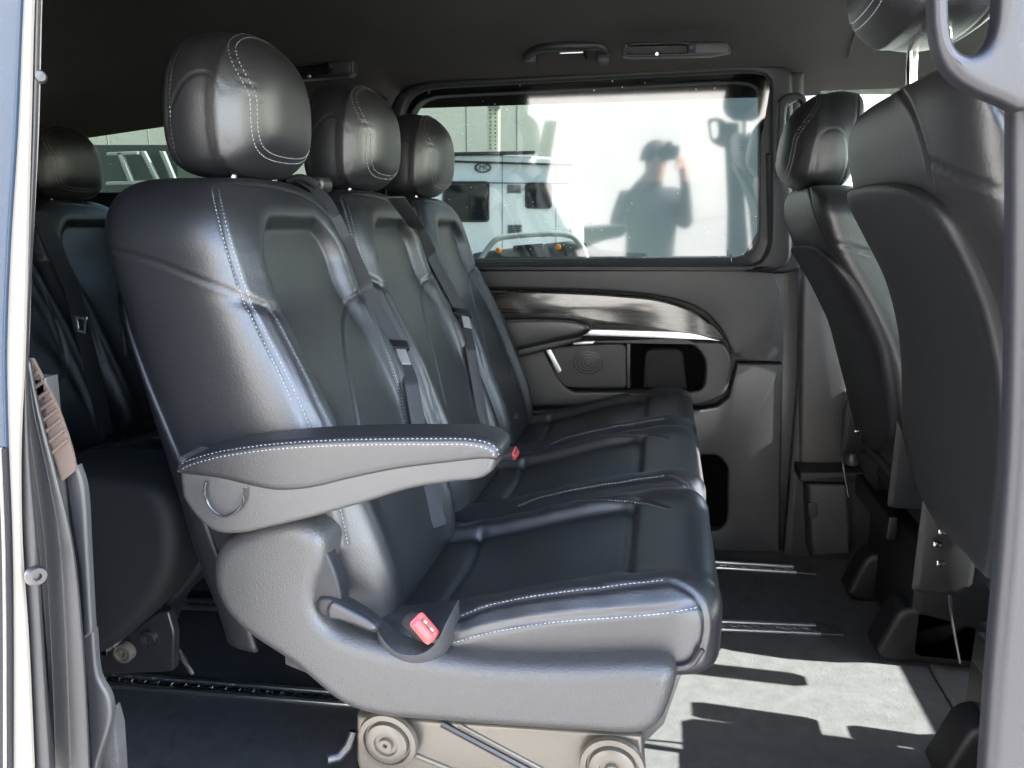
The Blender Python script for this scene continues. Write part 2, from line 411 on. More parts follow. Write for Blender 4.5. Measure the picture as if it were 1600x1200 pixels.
def pipe(mb, skin, path, r=.0016, lift=.0008, seg=6):
    if len(path) < 3: return
    P, N = skin.near(path[::3]); tube(P + N * lift, r, seg, mb)

# ================================================================== SETTING: the ground, the van's floor and ceiling
GZ = -.46
def structure(o): o['kind'] = 'structure'; return o
g = structure(mesh('ground', [(-150, -150, GZ), (150, -150, GZ), (150, 150, GZ), (-150, 150, GZ)], [(0, 1, 2, 3)], CONCRETE, None, None, False))
fl = MB()
V, F = box((-.45, 1.60, -.03), (4.4, 1.78, .06), .004); fl.add(V, F)
V, F = box((-.20, .695, -.075), (.95, .05, .09), .012); fl.add(V, F)
floor_o = structure(fl.build('floor', CARPET))
# carpet pile: short tufts along the lit part would be invisible; the relief is in the material
# seat rails: two bright lips with a dark slotted channel between them
def rail(pa, pb, w=.052):
    a, b = Vector(pa), Vector(pb); d = (b - a).normalized(); s = Vector((-d.y, d.x, 0))
    lips = MB()
    for off in (-.5, .5):
        c = (a + b) / 2 + s * off * (w - .012); V, F = box((0, 0, 0), ((b - a).length, .013, .010), .003)
        q = math.atan2(d.y, d.x); R = np.array([[math.cos(q), -math.sin(q), 0], [math.sin(q), math.cos(q), 0], [0, 0, 1]])
        lips.add(V @ R.T + np.array((c.x, c.y, .006)), F)
    o = lips.build('floor_rail', ALU, floor_o)
    ch = MB(); V, F = box((0, 0, 0), ((b - a).length, w - .028, .003), .001); c = (a + b) / 2
    ch.add(V @ R.T + np.array((c.x, c.y, .0025)), F); ch.build('rail_channel', BLACK, o)
    t = MB(); n = int((b - a).length / .034)
    for k in range(n):
        p = a + d * ((k + .5) * (b - a).length / n); V, F = box((0, 0, 0), (.020, .010, .004), .0015); t.add(V @ R.T + np.array((p.x, p.y, .0065)), F)
    o2 = t.build('rail_slots', CHROME, o); o2['kind'] = 'stuff'
    e = b + d * .03; V, F = box((0, 0, 0), (.06, w * .9, .008), .003); k = MB(); k.add(V @ R.T + np.array((e.x, e.y, .005)), F); k.build('rail_end_cap', RUBBER, o)
def fz(px, py): p = oz(px, py, .004); return p
rail(oz(150, 1063, 0), oz(470, 1085, 0) + Vector((.55, .03, 0)))
rail(oz(262, 945, 0), oz(1278, 987, 0))
rail(oz(1000, 886, 0) - Vector((1.3, .05, 0)), oz(1242, 893, 0))
# carpet insert with a seam behind the front seats
mesh('carpet_joint', *box((.70, 1.6, .002), (.012, 1.3, .006), .002), RUBBER, floor_o)

# ceiling: cloth lining bowed across the van
cy = [.64, .68, .74, .85, 1.1, 1.55, 2.0, 2.2, 2.32, 2.40, 2.47, 2.50]; cz = [1.45, 1.515, 1.565, 1.600, 1.625, 1.635, 1.625, 1.605, 1.58, 1.54, 1.50, 1.47]
cc = cr(list(zip(cy, cz)), 48); V, F = [], []
xs = np.linspace(-2.75, 1.27, 30)
for x in xs:
    dz = -.10 * sst(-1.2, -2.7, x) - .02 * sst(.5, 1, x)
    for y, z in cc: V.append((x, y, z + dz))
    for y, z in cc[::-1]: V.append((x, 1.56 + (y - 1.56) * 1.03, z + dz + .05))
n = 2 * len(cc)
for k in range(len(xs) - 1):
    for i in range(n): F.append((k * n + i, k * n + (i + 1) % n, (k + 1) * n + (i + 1) % n, (k + 1) * n + i))
F.append(tuple(range(n))); F.append(tuple((len(xs) - 1) * n + i for i in range(n))[::-1])
ceiling = structure(mesh('ceiling', V, F, HEADLINER, None, 60))
# joint between the front and rear lining
jp = [(.44 + .05 * ((y - 1.5) / .9) ** 2, y, z - .002 - .02 * sst(.5, 1, .44)) for y, z in cr(list(zip(cy, cz)), 40)[4:-3]]
tube(jp, .0035, 6, None, 'lining_joint', HEADLINER, ceiling)

# ================================================================== THE VAN'S SHELL AROUND THE CABIN
tail = thing('tailgate', 'dark inner face of the closed tailgate behind the third row of seats', 'tailgate', (-2.72, 1.56, 0))
mesh('inner_trim', *box((-2.74, 1.57, .45), (.06, 1.8, 1.0), .02), PLASTIC_D, tail)
mesh('upper_trim', *box((-2.74, 1.57, 1.40), (.06, 1.8, .30), .02), PLASTIC_D, tail)
mesh('rear_window', *box((-2.74, 1.57, 1.10), (.006, 1.8, .30), .001), GLASS_R, tail)

def near_side():
    t = thing('rear_body_side', 'dark painted rear body side left of the open doorway', 'body panel', (-1.6, .68, 0))
    mesh('inner_panel', *box((-1.75, .72, .45), (2.0, .05, 1.0), .01), PLASTIC_D, t)
    mesh('window_pane', *box((-1.75, .715, 1.17), (2.0, .006, .46), .001), GLASS_R, t)
    mesh('roof_rail', *box((-1.75, .715, 1.46), (2.0, .05, .14), .01), PLASTIC_D, t)
    return t
near_side()

# front end: doors, pillars, dashboard and windscreen
fd = thing('far_front_door', 'far front door with its window beyond the front seats', 'door', (1.0, 2.45, 0))
mesh('door_trim', *box((1.05, 2.47, .46), (1.22, .06, .98), .02), PLASTIC_D, fd)
mesh('window_pane', *box((1.05, 2.475, 1.20), (1.22, .006, .56), .001), GLASS_F, fd)
mesh('sun_blocker', *box((1.10, 2.325, .38), (.80, .23, .66), .04), PLASTIC_D, fd)  # unseen block added to keep sun off the floor beside the far wall
nd = thing('near_front_door', 'closed near front door hidden past the pale front pillar', 'door', (1.0, .70, 0))
mesh('door_trim', *box((1.14, .70, .46), (1.28, .06, .98), .02), PLASTIC_D, nd)
mesh('window_pane', *box((1.12, .70, 1.22), (1.24, .006, .56), .001), GLASS_F, nd)
dash = thing('dashboard', 'black dashboard under the windscreen ahead of the front seats', 'dashboard', (1.6, 1.57, 0))
dm = MB(); slab('x', [(1.50, .76, .40), (1.75, .76, .10), (1.98, .76, .10), (1.98, .76, .90), (1.80, .76, .92), (1.58, .76, .86)], 1.68, .02, None, None, (0, 1, 0), mb=dm)
dm.build('dashboard_body', PLASTIC_D, dash)
ws = thing('windscreen', 'windscreen at the front of the van past the front seats', 'windscreen', (1.4, 1.57, 1.2))
mesh('pane', [(1.88, .74, .90), (1.88, 2.45, .90), (1.28, 2.42, 1.58), (1.28, .76, 1.58)], [(0, 1, 2, 3)], GLASS_F, ws)
for y in (.75, 2.44): tube([(1.90, y, .88), (1.55, y, 1.22), (1.24, y, 1.55)], .035, 10, None, 'front_pillar', PLASTIC_D, ws)

# ------------------------------------------------------------------ far sliding door
YD = 2.42
sd = thing('sliding_door', 'far side sliding door with large tinted window and dark wood trim', 'door', (-.3, 2.45, 0))
gl = rp([(641, 152), (1150, 128), (1187, 132), (1186, 403), (636, 405)], [44, 20, 44, 40, 30])
GLo = OY(gl, 2.43)
outer = rp([(604, 128), (1200, 98), (1240, 102), (1238, 424), (600, 424)], [70, 40, 64, 30, 20])
mid = rp([(628, 140), (1168, 112), (1204, 116), (1203, 416), (622, 414)], [56, 30, 56, 46, 30])
def same(A, B, n=120):
    """two outlines with matching points (by direction from the middle)"""
    c = np.array([tuple(p) for p in B]).mean(0); out = []
    ang = np.linspace(-math.pi, math.pi, n, endpoint=False)
    for P in (A, B):
        P = resamp(P, 1200); a = np.arctan2(P[:, 2] - c[2], (P[:, 0] - c[0]) * .55); o = np.argsort(a)
        out.append(np.stack([np.interp(ang, a[o], P[o, k], period=2 * math.pi) for k in range(3)], 1))
    return out
a, b = same(OY(outer, 2.40), OY(mid, 2.40)); frame('window_surround', a, b, .055, .014, PLASTIC, sd)
a, b = same(OY(rp([(p[0] * 1.0, p[1]) for p in [(622, 134), (1172, 108), (1214, 110), (1210, 420), (616, 420)]], [56, 30, 56, 46, 30]), 2.415), GLo); fr = frame('window_seal', a, b, .05, .010, RUBBER, sd)
GP = inset(np.array([tuple(p) for p in OY(gl, 2.455)]), -.03, (0, 1, 0))
gv = [tuple(p) for p in GP]; gv2 = [(p[0], p[1] + .004, p[2]) for p in GP]; n = len(gv)
gv = [(p[0], 2.462 - (p[2] - 1.0) * math.tan(math.radians(5)), p[2]) for p in gv]
mesh('window_pane', gv, [tuple(range(n))], GLASS, sd, None, False)
# panels below the window
slab('door_panel', OY([(520, 412), (1226, 432), (1219, 866), (520, 866)], 2.50), .05, .008, PLASTIC_D, sd)
slab('belt_panel', OY(list(cr([(540, 418), (735, 410), (1000, 412), (1210, 416)], 16)) + [(1226, 417), (1225, 566), (1146, 562)] + list(cr([(1143, 556), (1132, 524), (1096, 484), (1040, 466), (960, 457), (860, 453), (740, 451), (540, 448)], 40)), 2.425), .05, .012, PLASTIC_D, sd)
slab('trim_strip', OY(list(cr([(540, 452), (740, 453), (860, 455), (960, 460), (1036, 469), (1088, 488), (1122, 516), (1133, 532)], 50)) + list(cr([(1124, 532), (1040, 526), (930, 521), (800, 516), (540, 512)], 30)), 2.427), .03, .009, WOOD, sd, dome=.006)
slab('chrome_strip', OY(list(cr([(780, 511), (920, 515), (1000, 517), (1084, 521), (1126, 533)], 24)) + list(cr([(1110, 532), (1010, 528), (920, 525), (780, 524)], 20)), 2.420), .02, .003, ALU, sd)
def simple_same(A, B, n=140):
    c = np.array([tuple(p) for p in B]).mean(0); ang = np.linspace(-math.pi, math.pi, n, endpoint=False); out = []
    for P in (A, B):
        P = resamp(P, 1600); a = np.arctan2(P[:, 2] - c[2], P[:, 0] - c[0]); o = np.argsort(a)
        out.append(np.stack([np.interp(ang, a[o], P[o, k], period=2 * math.pi) for k in range(3)], 1))
    return out
lp = OY([(540, 642), (1100, 640), (1122, 635), (1138, 622), (1145, 600), (1148, 568), (1224, 569), (1218, 864), (540, 864)], 2.435)
hole = rp([(1092, 712), (1122, 712), (1137, 730), (1136, 815), (1122, 830), (1092, 830)], [10, 8, 8, 8, 8, 10])
a, b = simple_same(lp, OY(hole, 2.435), 260); frame('lower_panel', a, b, .05, .009, PLASTIC_D, sd)
slab('opening_shade', OY([(1070, 690), (1160, 690), (1160, 850), (1070, 850)], 2.476), .004, .001, CAVITY, sd)  # dark sheet, paints the shade inside the opening
# pocket: frame with a recess, the speaker grille in its rear half
po = rp([(540, 560), (780, 552), (905, 530), (1132, 534), (1144, 566), (1138, 612), (1104, 634), (540, 636)], [5, 20, 20, 24, 14, 26, 26, 5])
ph = rp([(846, 541), (1076, 533), (1103, 560), (1100, 612), (890, 612), (872, 590)], [16, 26, 26, 16, 26, 20])
A, B = OY(po, 2.425), OY(ph, 2.425)
a, b = simple_same(A, B); frame('pocket_frame', a, b, .05, .010, PLASTIC_D, sd)
slab('pocket_shade', OY([(975, 525), (1115, 525), (1112, 622), (975, 622)], 2.478), .004, .001, CAVITY, sd)  # dark sheet behind the frame, paints the pocket's inner shade
slab('pocket_insert', OY(rp([(1008, 545), (1068, 545), (1074, 609), (1004, 609)], [14, 14, 4, 4]), 2.455), .02, .008, CLOTHSEAT, sd)
sp = slab('speaker_grille', OY(rp([(852, 542), (966, 537), (979, 541), (979, 606), (884, 606), (868, 590)], [8, 6, 6, 6, 14, 14]), 2.419), .03, .006, GRILLE, sd)
mb = MB()
for r in (9, 18, 27, 36):
    c = oy(919, 566, 2.428); tube([(c.x + r / 470. * .5 * math.cos(q) * 1.25, 2.418, c.z + r / 470. * .5 * math.sin(q)) for q in np.linspace(0, 6.283, 40)], .0012, 5, mb)
mb.build('speaker_ring', BLACK, sp)
gb = MB(); slab('x', OY(rp([(848, 540), (858, 541), (878, 580), (872, 584)], [3, 3, 2, 2]), 2.414), .02, .002, None, mb=gb); slab('x', OY([(895, 535), (930, 533), (926, 538), (896, 539)], 2.412), .02, .002, None, mb=gb)
gb.build('bright_edge', ALU, sp)
slab('divider', OY([(979, 537), (985, 537), (985, 607), (979, 607)], 2.418), .06, .003, PLASTIC_G, sd)
arm = slab('armrest', OY(list(cr([(700, 512), (780, 500), (850, 497), (898, 500), (920, 508), (921, 518), (914, 524)], 30)) + list(cr([(905, 527), (860, 537), (800, 550), (700, 562)], 20)), 2.35), .09, .018, LEATHER_FLAT, sd)
slab('armrest_base', OY(list(cr([(700, 560), (800, 546), (862, 533), (912, 524)], 20)) + list(cr([(905, 534), (862, 546), (800, 560), (700, 578)], 20)), 2.36), .08, .010, PLASTIC_D, sd)
st = MB()
for k in range(34):
    p = Vector(tuple(cr([tuple(oy(*q, 2.352)) for q in [(745, 503), (850, 500), (898, 503), (917, 511)]], 35)[k])); V, F = box(p + Vector((0, -.002, 0)), (.0048, .0022, .0018), .0005); st.add(V, F)
o = st.build('armrest_stitching', THREAD, arm); o['kind'] = 'stuff'
tube([oy(1142, 398, 2.40), oy(1142, 408, 2.395), oy(1141, 414, 2.40)], .0035, 8, None, 'blind_hook', BLACK, sd)

# rear quarter: far wall behind the sliding door, with its own window
fq = thing('rear_quarter_panel', 'far rear quarter panel with tinted window above the third row', 'body panel', (-1.7, 2.46, 0))
mesh('lower_trim', *box((-1.86, 2.49, .48), (2.05, .06, 1.02), .02), PLASTIC_D, fq)
qo = OY([(20, 120), (604, 120), (604, 430), (20, 430)], 2.46); 
qi = OY(rp([(60, 196), (110, 186), (200, 172), (300, 162), (470, 146), (500, 142), (512, 156), (512, 300), (60, 300)], [2, 8, 8, 8, 8, 14, 10, 10, 2]), 2.46)
a, b = simple_same(qo, qi); frame('window_surround', a, b, .06, .010, PLASTIC, fq)
P = inset(np.array([tuple(p) for p in qi]), -.03, (0, 1, 0)); mesh('window_pane', [(p[0], 2.50, p[2]) for p in P], [tuple(range(len(P)))], GLASS_R, fq, None, False)

# far middle pillar and the front step beyond it
fp = thing('middle_pillar', 'far middle pillar trim with slot between sliding door and front seat', 'pillar', (.40, 2.45, 0))
slab('upper_trim', OY(rp([(1186, 106), (1262, 106), (1250, 240), (1205, 240)], 6), 2.425), .07, .02, PLASTIC, fp)
slab('pillar_trim', OY(rp([(1197, 238), (1262, 236), (1252, 420), (1226, 428), (1150, 424), (1190, 405), (1200, 380)], [4, 4, 8, 8, 2, 10, 8]), 2.412), .05, .012, PLASTIC, fp)
slab('belt_slot', OY(rp([(1203, 285), (1212, 285), (1212, 380), (1203, 384)], 3), 2.408), .01, .002, BLACK, fp)
slab('lower_pillar', OY(rp([(1252, 400), (1330, 400), (1330, 742), (1247, 742)], [8, 8, 12, 12]), 2.43), .06, .02, SHELL, fp)
slab('dark_gap', OY([(1222, 400), (1256, 400), (1250, 870), (1216, 870)], 2.49), .04, .004, BLACK, fp)
a = thing('belt_loop', 'black belt guide loop on the far pillar beside the low headrest', 'belt guide', oy(1230, 200, 2.3))
lo = rp([(1217, 150), (1245, 142), (1262, 150), (1250, 270), (1226, 280), (1213, 240)], [16, 10, 12, 16, 10, 12]); li = rp([(1230, 165), (1248, 155), (1254, 160), (1240, 240), (1229, 250), (1226, 225)], 6)
p, q = simple_same(OY(lo, 2.33), OY(li, 2.33), 60); frame('guide_body', p, q, .03, .008, PLASTIC, a)
fb = thing('step_box', 'dark plastic step box with small latch on floor by far pillar', 'plastic box', oy(1297, 870, 2.36))
slab('box_body', OY(rp([(1262, 756), (1328, 757), (1331, 868), (1268, 872)], [6, 8, 3, 3]), 2.34), .16, .014, PLASTIC_D, fb)
slab('latch', OY(rp([(1262, 786), (1277, 786), (1278, 808), (1264, 808)], 4), 2.336), .01, .003, PLASTIC_G, fb)
slab('ledge', OY(rp([(1250, 738), (1352, 738), (1352, 754), (1250, 754)], 3), 2.33), .14, .006, PLASTIC, fb)
kn = MB(); V, F = disc(oy(1330, 722, 2.30), .022, .02, [(1, 0), (1.05, .6), (.8, 1), (.5, 1.6), (.7, 2.2), (.4, 2.6), (.02, 2.6)], (0, -.3, 1)); kn.add(V, F); kn.build('cap', PLASTIC_D, fb)

# ceiling fittings
gh = thing('grab_handle', 'dark ceiling grab handle with coat hook above the side window', 'grab handle', oy(886, 85, 2.3))
mb = MB(); hp = [oy(826, 97, 2.33), oy(826, 86, 2.30), oy(838, 76, 2.27), oy(866, 72, 2.255), oy(900, 71, 2.255), oy(932, 71, 2.27), oy(944, 77, 2.30), oy(946, 90, 2.33)]
P = cr([tuple(p) for p in hp], 40); tube(P, [.011 + .004 * math.sin(math.pi * k / 39) for k in range(40)], 12, mb); mb.build('grip', PLASTIC, gh)
for px in (829, 943): mesh('mount', *box(oy(px, 90, 2.325), (.04, .05, .034), .010), PLASTIC, gh)
mesh('chrome_spring', *box(oy(893, 82, 2.285), (.07, .006, .005), .002), ALU, gh)
tube([oy(914, 80, 2.29), oy(915, 88, 2.27), oy(918, 93, 2.262)], .006, 10, None, 'coat_hook', BLACK, gh)
def vent(px0, py0, px1, py1, Y, tilt, label, n=7):
    t = thing('air_vent', label, 'air vent', oy((px0 + px1) / 2, (py0 + py1) / 2, Y), 'air vents in the ceiling')
    o = [(px0, py0 + tilt), (px1, py0), (px1, py1), (px0, py1 + tilt)]; w = (px1 - px0)
    i = [(px0 + 7, py0 + tilt + 5), (px0 + w * .60, py0 + 4 + tilt * .35), (px0 + w * .60, py1 - 5 + tilt * .35), (px0 + 7, py1 + tilt - 5)]
    nr = Vector((0, .75, .66)).normalized()
    p, q = simple_same(OY(rp(o, 5), Y), OY(rp(i, 2), Y), 80); frame('vent_frame', p, q, .03, .004, PLASTIC, t)
    for k in range(n):
        f = (k + .5) / n; y0 = py0 + 6 + (py1 - py0 - 11) * f
        a, b = oy(px0 + 8, y0 + tilt, Y + .012), oy(px0 + w * .60, y0 + tilt * .4, Y + .012)
        s = mesh('slat', *box((0, 0, 0), ((b - a).length, .014, .0022), .0008), PLASTIC, t)
        s.location = s.location + (a + b) / 2; s.rotation_euler = (math.radians(25), -math.atan2((b - a).z, (b - a).x), 0)
    slab('lamp_cover', OY(rp([(px0 + w * .67, py0 + 4 + tilt * .3), (px1 - 5, py0 + 3), (px1 - 5, py1 - 4), (px0 + w * .67, py1 - 4 + tilt * .3)], 3), Y - .002), .01, .002, PLASTIC_D, t)
    V, F = disc(oy(px0 + w * .635, (py0 + py1) / 2 - 1, Y - .004), .008, .006, [(1, 0), (1, .7), (.7, 1), (.02, 1)], (0, -1, -.3)); mesh('thumb_wheel', V, F, PLASTIC, t)
    V, F = disc(oy(px0 + w * .32, py1 - 4 + tilt * .6, Y - .002), .005, .006, [(1, 0), (1, .7), (.7, 1), (.02, 1)], (0, -1, -.3)); mesh('tab', V, F, ALU, t)
    return t
vent(972, 63, 1142, 86, 2.06, 3, 'rectangular ceiling air vent with slats right of the grab handle')
vent(452, 92, 552, 118, 2.06, 8, 'dark ceiling air vent behind the nearest headrest', 5)

# ================================================================== THE REAR SEATS (built for the near second-row seat, then copied)
YC = 1.20
ZF = [.40, .50, .60, .70, .79, .90, .98, 1.06, 1.14, 1.19]
XF = [-.385, -.405, -.435, -.475, -.512, -.564, -.597, -.618, -.634, -.640]
ZB = [.40, .52, .66, .75, .90, 1.00, 1.11, 1.19]
XB = [-.715, -.748, -.772, -.790, -.822, -.846, -.870, -.880]
def smooth_interp(x, X, Y):
    h = .03; return (np.interp(x - h, X, Y) + 2 * np.interp(x, X, Y) + np.interp(x + h, X, Y)) / 4
def rbox(y, z, hy, z0, z1, r):
    qy = abs(y) - (hy - r); c = (z0 + z1) / 2; qz = abs(z - c) - ((z1 - z0) / 2 - r)
    return np.hypot(np.maximum(qy, 0), np.maximum(qz, 0)) + np.minimum(np.maximum(qy, qz), 0) - r
def backrest_skin():
    zs, zt = 1.045, 1.166; n = 330
    zz = list(np.linspace(.42, zs, 150)); k = np.linspace(0, math.pi / 2 - .05, 46)[1:]; rings = []
    base = se_loop(n, 5.0)
    prof = [(z, 1., 1.) for z in zz] + [(zs + (zt - zs) * math.sin(q), math.cos(q) ** .62, math.cos(q) ** .24) for q in k]
    for i, (z, fw, fd) in enumerate(prof):
        low = sst(.42, .47, z) * .12 + .88
        xf, xb = smooth_interp(z, ZF, XF), smooth_interp(z, ZB, XB); xm, hd = (xf + xb) / 2, (xf - xb) / 2
        hw = (.222 + .006 * math.exp(-((z - .80) / .15) ** 2) - .012 * sst(.6, .45, z)) * fw * (low ** .3)
        L = loop_even(base * np.array([hd * fd * low, hw]), n)
        x, y = L[:, 0] + xm, L[:, 1]
        fr = sst(.25, .95, L[:, 0] / (hd * fd * low + 1e-6))                     # how far a point belongs to the front face
        # side bolsters swell forward lower down, the insert is let in, the middle of it is padded
        a = abs(y) / .222
        bol = np.exp(-((a - .80) / .20) ** 2) * (.008 + .020 * sst(1.02, .78, z) * sst(.42, .56, z))
        wi = .132 + .010 * sst(1.0, .8, z) - .02 * sst(1.02, 1.09, z)
        d = rbox(y, z, wi, .36, 1.092, .045); ins = sst(.014, -.016, d)
        pad = np.clip(1 - (y / .13) ** 2, 0, 1)
        x = x + fr * (bol - ins * (.024 - .007 * pad) * (.35 + .65 * sst(.86, .98, z)) + .005 * np.exp(-((d - .026) / .020) ** 2) * sst(.75, 1.0, z))
        # fold where the lumbar part meets the shoulder part
        fold = np.exp(-((z - (.945 + .10 * (a - .6))) / .010) ** 2) * sst(.55, .72, a) * .006
        x = x - fr * fold
        # outer side slightly hollow
        rings.append(np.stack([x, y + YC, np.full(n, z)], 1))
    return Skin(np.array(rings))
BS = backrest_skin()
seamL = [(335, 292), (344, 335), (357, 385), (384, 466), (420, 540), (455, 612), (482, 676), (508, 740), (528, 800), (540, 860)]
seamL_top = [(335, 292), (350, 288), (395, 289), (440, 296), (482, 311), (514, 338), (540, 380), (556, 420)]
seamS = [(168, 388), (240, 408), (310, 436), (355, 452), (384, 466), (405, 474), (418, 480)]
seamI = [(418, 480), (440, 520), (466, 570), (492, 625), (514, 672), (530, 720), (545, 780)]
seamR = [(563, 455), (585, 490), (607, 545), (626, 600), (637, 645), (642, 690), (640, 740)]
seamRi = [(541, 470), (534, 500), (536, 540), (548, 600), (560, 665), (575, 740)]
seamM = [(541, 470), (552, 462), (563, 455)]
seamM2 = [(541, 470), (546, 510), (560, 560), (572, 610), (585, 670)]
BASE_FOR_CAST = BS
P_ = {k: BS.cast(v) for k, v in dict(L=seamL, T=seamL_top, S=seamS, I=seamI, R=seamR, Ri=seamRi, M=seamM).items()}
paths = {k: seam_path(BS, v)[0] for k, v in P_.items()}
BS.groove([p for p in paths.values() if len(p)], .0030, .0026); BS.bvh_make()
seat = thing('passenger_chair', 'nearest black leather rear seat beside the open doorway with its armrest lowered', 'car seat', (-.40, YC, 0), 'black leather rear seats')
back = BS.obj('backrest', LEATHER, seat)
sm = MB()
for k, off in (('L', .0050), ('R', -.0055), ('R', -.010)): stitch(sm, BS, paths[k], off)
stitch(sm, BS, paths['L'][:300], -.0045)
o = sm.build('stitching', THREAD, back, None); o['kind'] = 'stuff'
sm = MB(); stitch(sm, BS, paths['I'], .004); o = sm.build('fine_stitching', GREYTHREAD, back, None); o['kind'] = 'stuff'
# hard shell on the rear of the backrest: the rear half of the same skin, a little larger, with a lip
def back_shell():
    rings = []; n = 90
    for z in np.r_[np.linspace(.40, .98, 60), np.linspace(.985, 1.015, 6)]:
        xf, xb = smooth_interp(z, ZF, XF), smooth_interp(z, ZB, XB)
        base = se_loop(n, 5.0); xm, hd = (xf + xb) / 2, (xf - xb) / 2; hw = .2275 + .006 * math.exp(-((z - .80) / .15) ** 2) - .010 * sst(.6, .45, z)
        w = np.interp(z, [.40, .52, .70, .80, .90, 1.0], [.085, .082, .062, .046, .026, .004]); cut = xb + w
        t = sst(1.016, .97, z); hw = hw - .012 * (1 - t)
        L = base[(base[:, 0] * hd + xm) < cut]; L = L[np.argsort(np.arctan2(L[:, 1], -L[:, 0] + .0))]
        L = L * np.array([hd + .006, hw]) + np.array([xm, 0]); d = np.r_[0, np.cumsum(np.linalg.norm(np.diff(L, axis=0), axis=1))]; s = np.linspace(0, d[-1], n - 10)
        L = np.stack([np.interp(s, d, L[:, k]) for k in (0, 1)], 1)
        # rounded lip turning inwards at both ends
        def lip(p, sg): return np.array([[p[0] + .004, p[1] - sg * .001], [p[0] + .006, p[1] - sg * .004], [p[0] + .004, p[1] - sg * .010], [p[0] - .004, p[1] - sg * .014], [p[0] - .02, p[1] - sg * .016]])
        a, b = lip(L[0], math.copysign(1, L[0, 1])), lip(L[-1], math.copysign(1, L[-1, 1]))
        L = np.vstack([a[::-1], L, b]); rings.append(np.stack([L[:, 0], L[:, 1] + YC, np.full(len(L), z)], 1))
    return Skin(np.array(rings))
try:
    back_shell().obj('rear_shell', PLASTIC, seat)
except Exception as e: print('shell', e)

# headrest
def headrest_rings(dirx=1):
    """closed rings from the front face to the rear; local x forward"""
    q = np.linspace(0, 2 * math.pi, 1441); c, s = np.cos(q), np.sin(q)
    y = .134 * np.sign(c) * abs(c) ** (2 / 2.5); z = np.where(s > 0, .128 * abs(s) ** (2 / 2.15), -.098 * abs(s) ** (2 / 7.0)) + .098
    y = y * (1 - .10 * sst(.08, -.02, z)) 
    O = loop_even(np.stack([y, z], 1), 240); c0 = np.array([0, .105]); D = .150; rings = []
    def ins(d): 
        return c0 + (O - c0) * np.array([1 - d / .134, 1 - d / .115])
    def lean(x, zz): return x + (.05 if dirx > 0 else -.121) * (zz - .1)
    def add(P, x, bulge): 
        zz = P[:, 1]; rings.append(np.stack([dirx * lean(x + bulge, zz), P[:, 0], zz], 1))
    core = ins(.036)
    for f in (.05, .15, .25, .35, .45, .55, .64, .72, .79, .85, .90, .94, .97, .985): add(c0 + (O - c0) * f * .995, -.062 * f ** 3.4, .012)
    for t_ in np.linspace(0, 1, 6): add(O * 1., -.062 - .010 * t_, .012 * (1 - t_)) if False else add(c0 + (O - c0) * (.992 + .008 * math.sin(t_ * math.pi / 2)), -.056 - .012 * t_, .006 * (1 - t_))
    for x in np.linspace(-.071, -D + .022, 26): add(ins(-.004 * math.sin(math.pi * (-x - .068) / (D - .090))), x, 0)
    for a in np.linspace(0, math.pi / 2, 12)[1:]: add(ins(.022 * (1 - math.cos(a))), -D + .022 - .022 * math.sin(a), 0)
    core = ins(.022)
    for f in (.9, .75, .5, .3, .1): add(c0 + (core - c0) * f, -D, -.010 * (1 - f * f))
    return np.array(rings)
def make_headrest(loc, parent, dirx=1, oval_px=None, seams=(8, 46), name='headrest'):
    R = headrest_rings(dirx) + np.array(loc); H = Skin(R); n = H.n; lines = []; 
    G = H.V.reshape(H.R, n, 3)
    close = lambda k: np.vstack([G[k], G[k][:1]])
    re = cr(close(seams[1])[::4], 900)
    fs_ = [.05, .15, .25, .35, .45, .55, .64, .72, .79, .85, .90, .94, .97, .985]; P = []
    for i in list(range(n)) + [0]:
        zf = (G[16, i, 2] - loc[2]) / .226; q = .715 + .265 * float(sst(.50, .92, zf)); k = np.interp(q, fs_, range(14)); a_ = int(k)
        P.append(G[a_, i] * (1 - k + a_) + G[a_ + 1, i] * (k - a_))
    fr = cr(P[::4], 900)
    # leave the underside plain
    lines = [fr, re]; ov = None
    if oval_px:
        ov = seam_path(H, H.cast(oval_px))[0]
    else:
        sx = dirx; yy = -.134
        ov = seam_path(H, [(loc[0] + sx * (-.105 + a) , loc[1] + yy, loc[2] + b) for a, b in [(.055, .0), (.058, .05), (.052, .10), (.036, .128), (.012, .132), (-.01, .11), (-.02, .06), (-.02, .01)]])[0]
    if len(ov): lines.append(ov)
    # matching line on the far side
    ovf = None
    if len(ov):
        ovf = ov.copy(); ovf[:, 1] = 2 * loc[1] - ovf[:, 1]; lines.append(ovf)
    H.groove(lines[:2], .0020, .0024); H.groove(lines[2:], .0013, .0022); H.bvh_make()
    o = H.obj(name, LEATHER, parent); s = MB()
    stitch(s, H, fr, .0055); stitch(s, H, fr, -.0055); stitch(s, H, re, .0045)
    q = s.build('stitching', THREAD, o, None); q['kind'] = 'stuff'
    return o
HL = (-.627, YC, 1.165)
make_headrest(HL, seat, 1, [(257, 235), (262, 190), (278, 140), (300, 115), (322, 112), (340, 128), (350, 165), (350, 215), (349, 262), (360, 275)])
for y in (-.062, .062):
    tube([(-.715, YC + y, 1.10), (-.705, YC + y, 1.150), (-.690, YC + y, 1.20)], .0065, 12, None, 'headrest_post', CHROME, seat)
    V, F = disc((-.706, YC + y, 1.150), .013, .010, [(1.2, 0), (1.1, .8), (.8, 1), (.55, 1)], (.1, 0, 1)); mesh('post_guide', V, F, BLACK, seat)

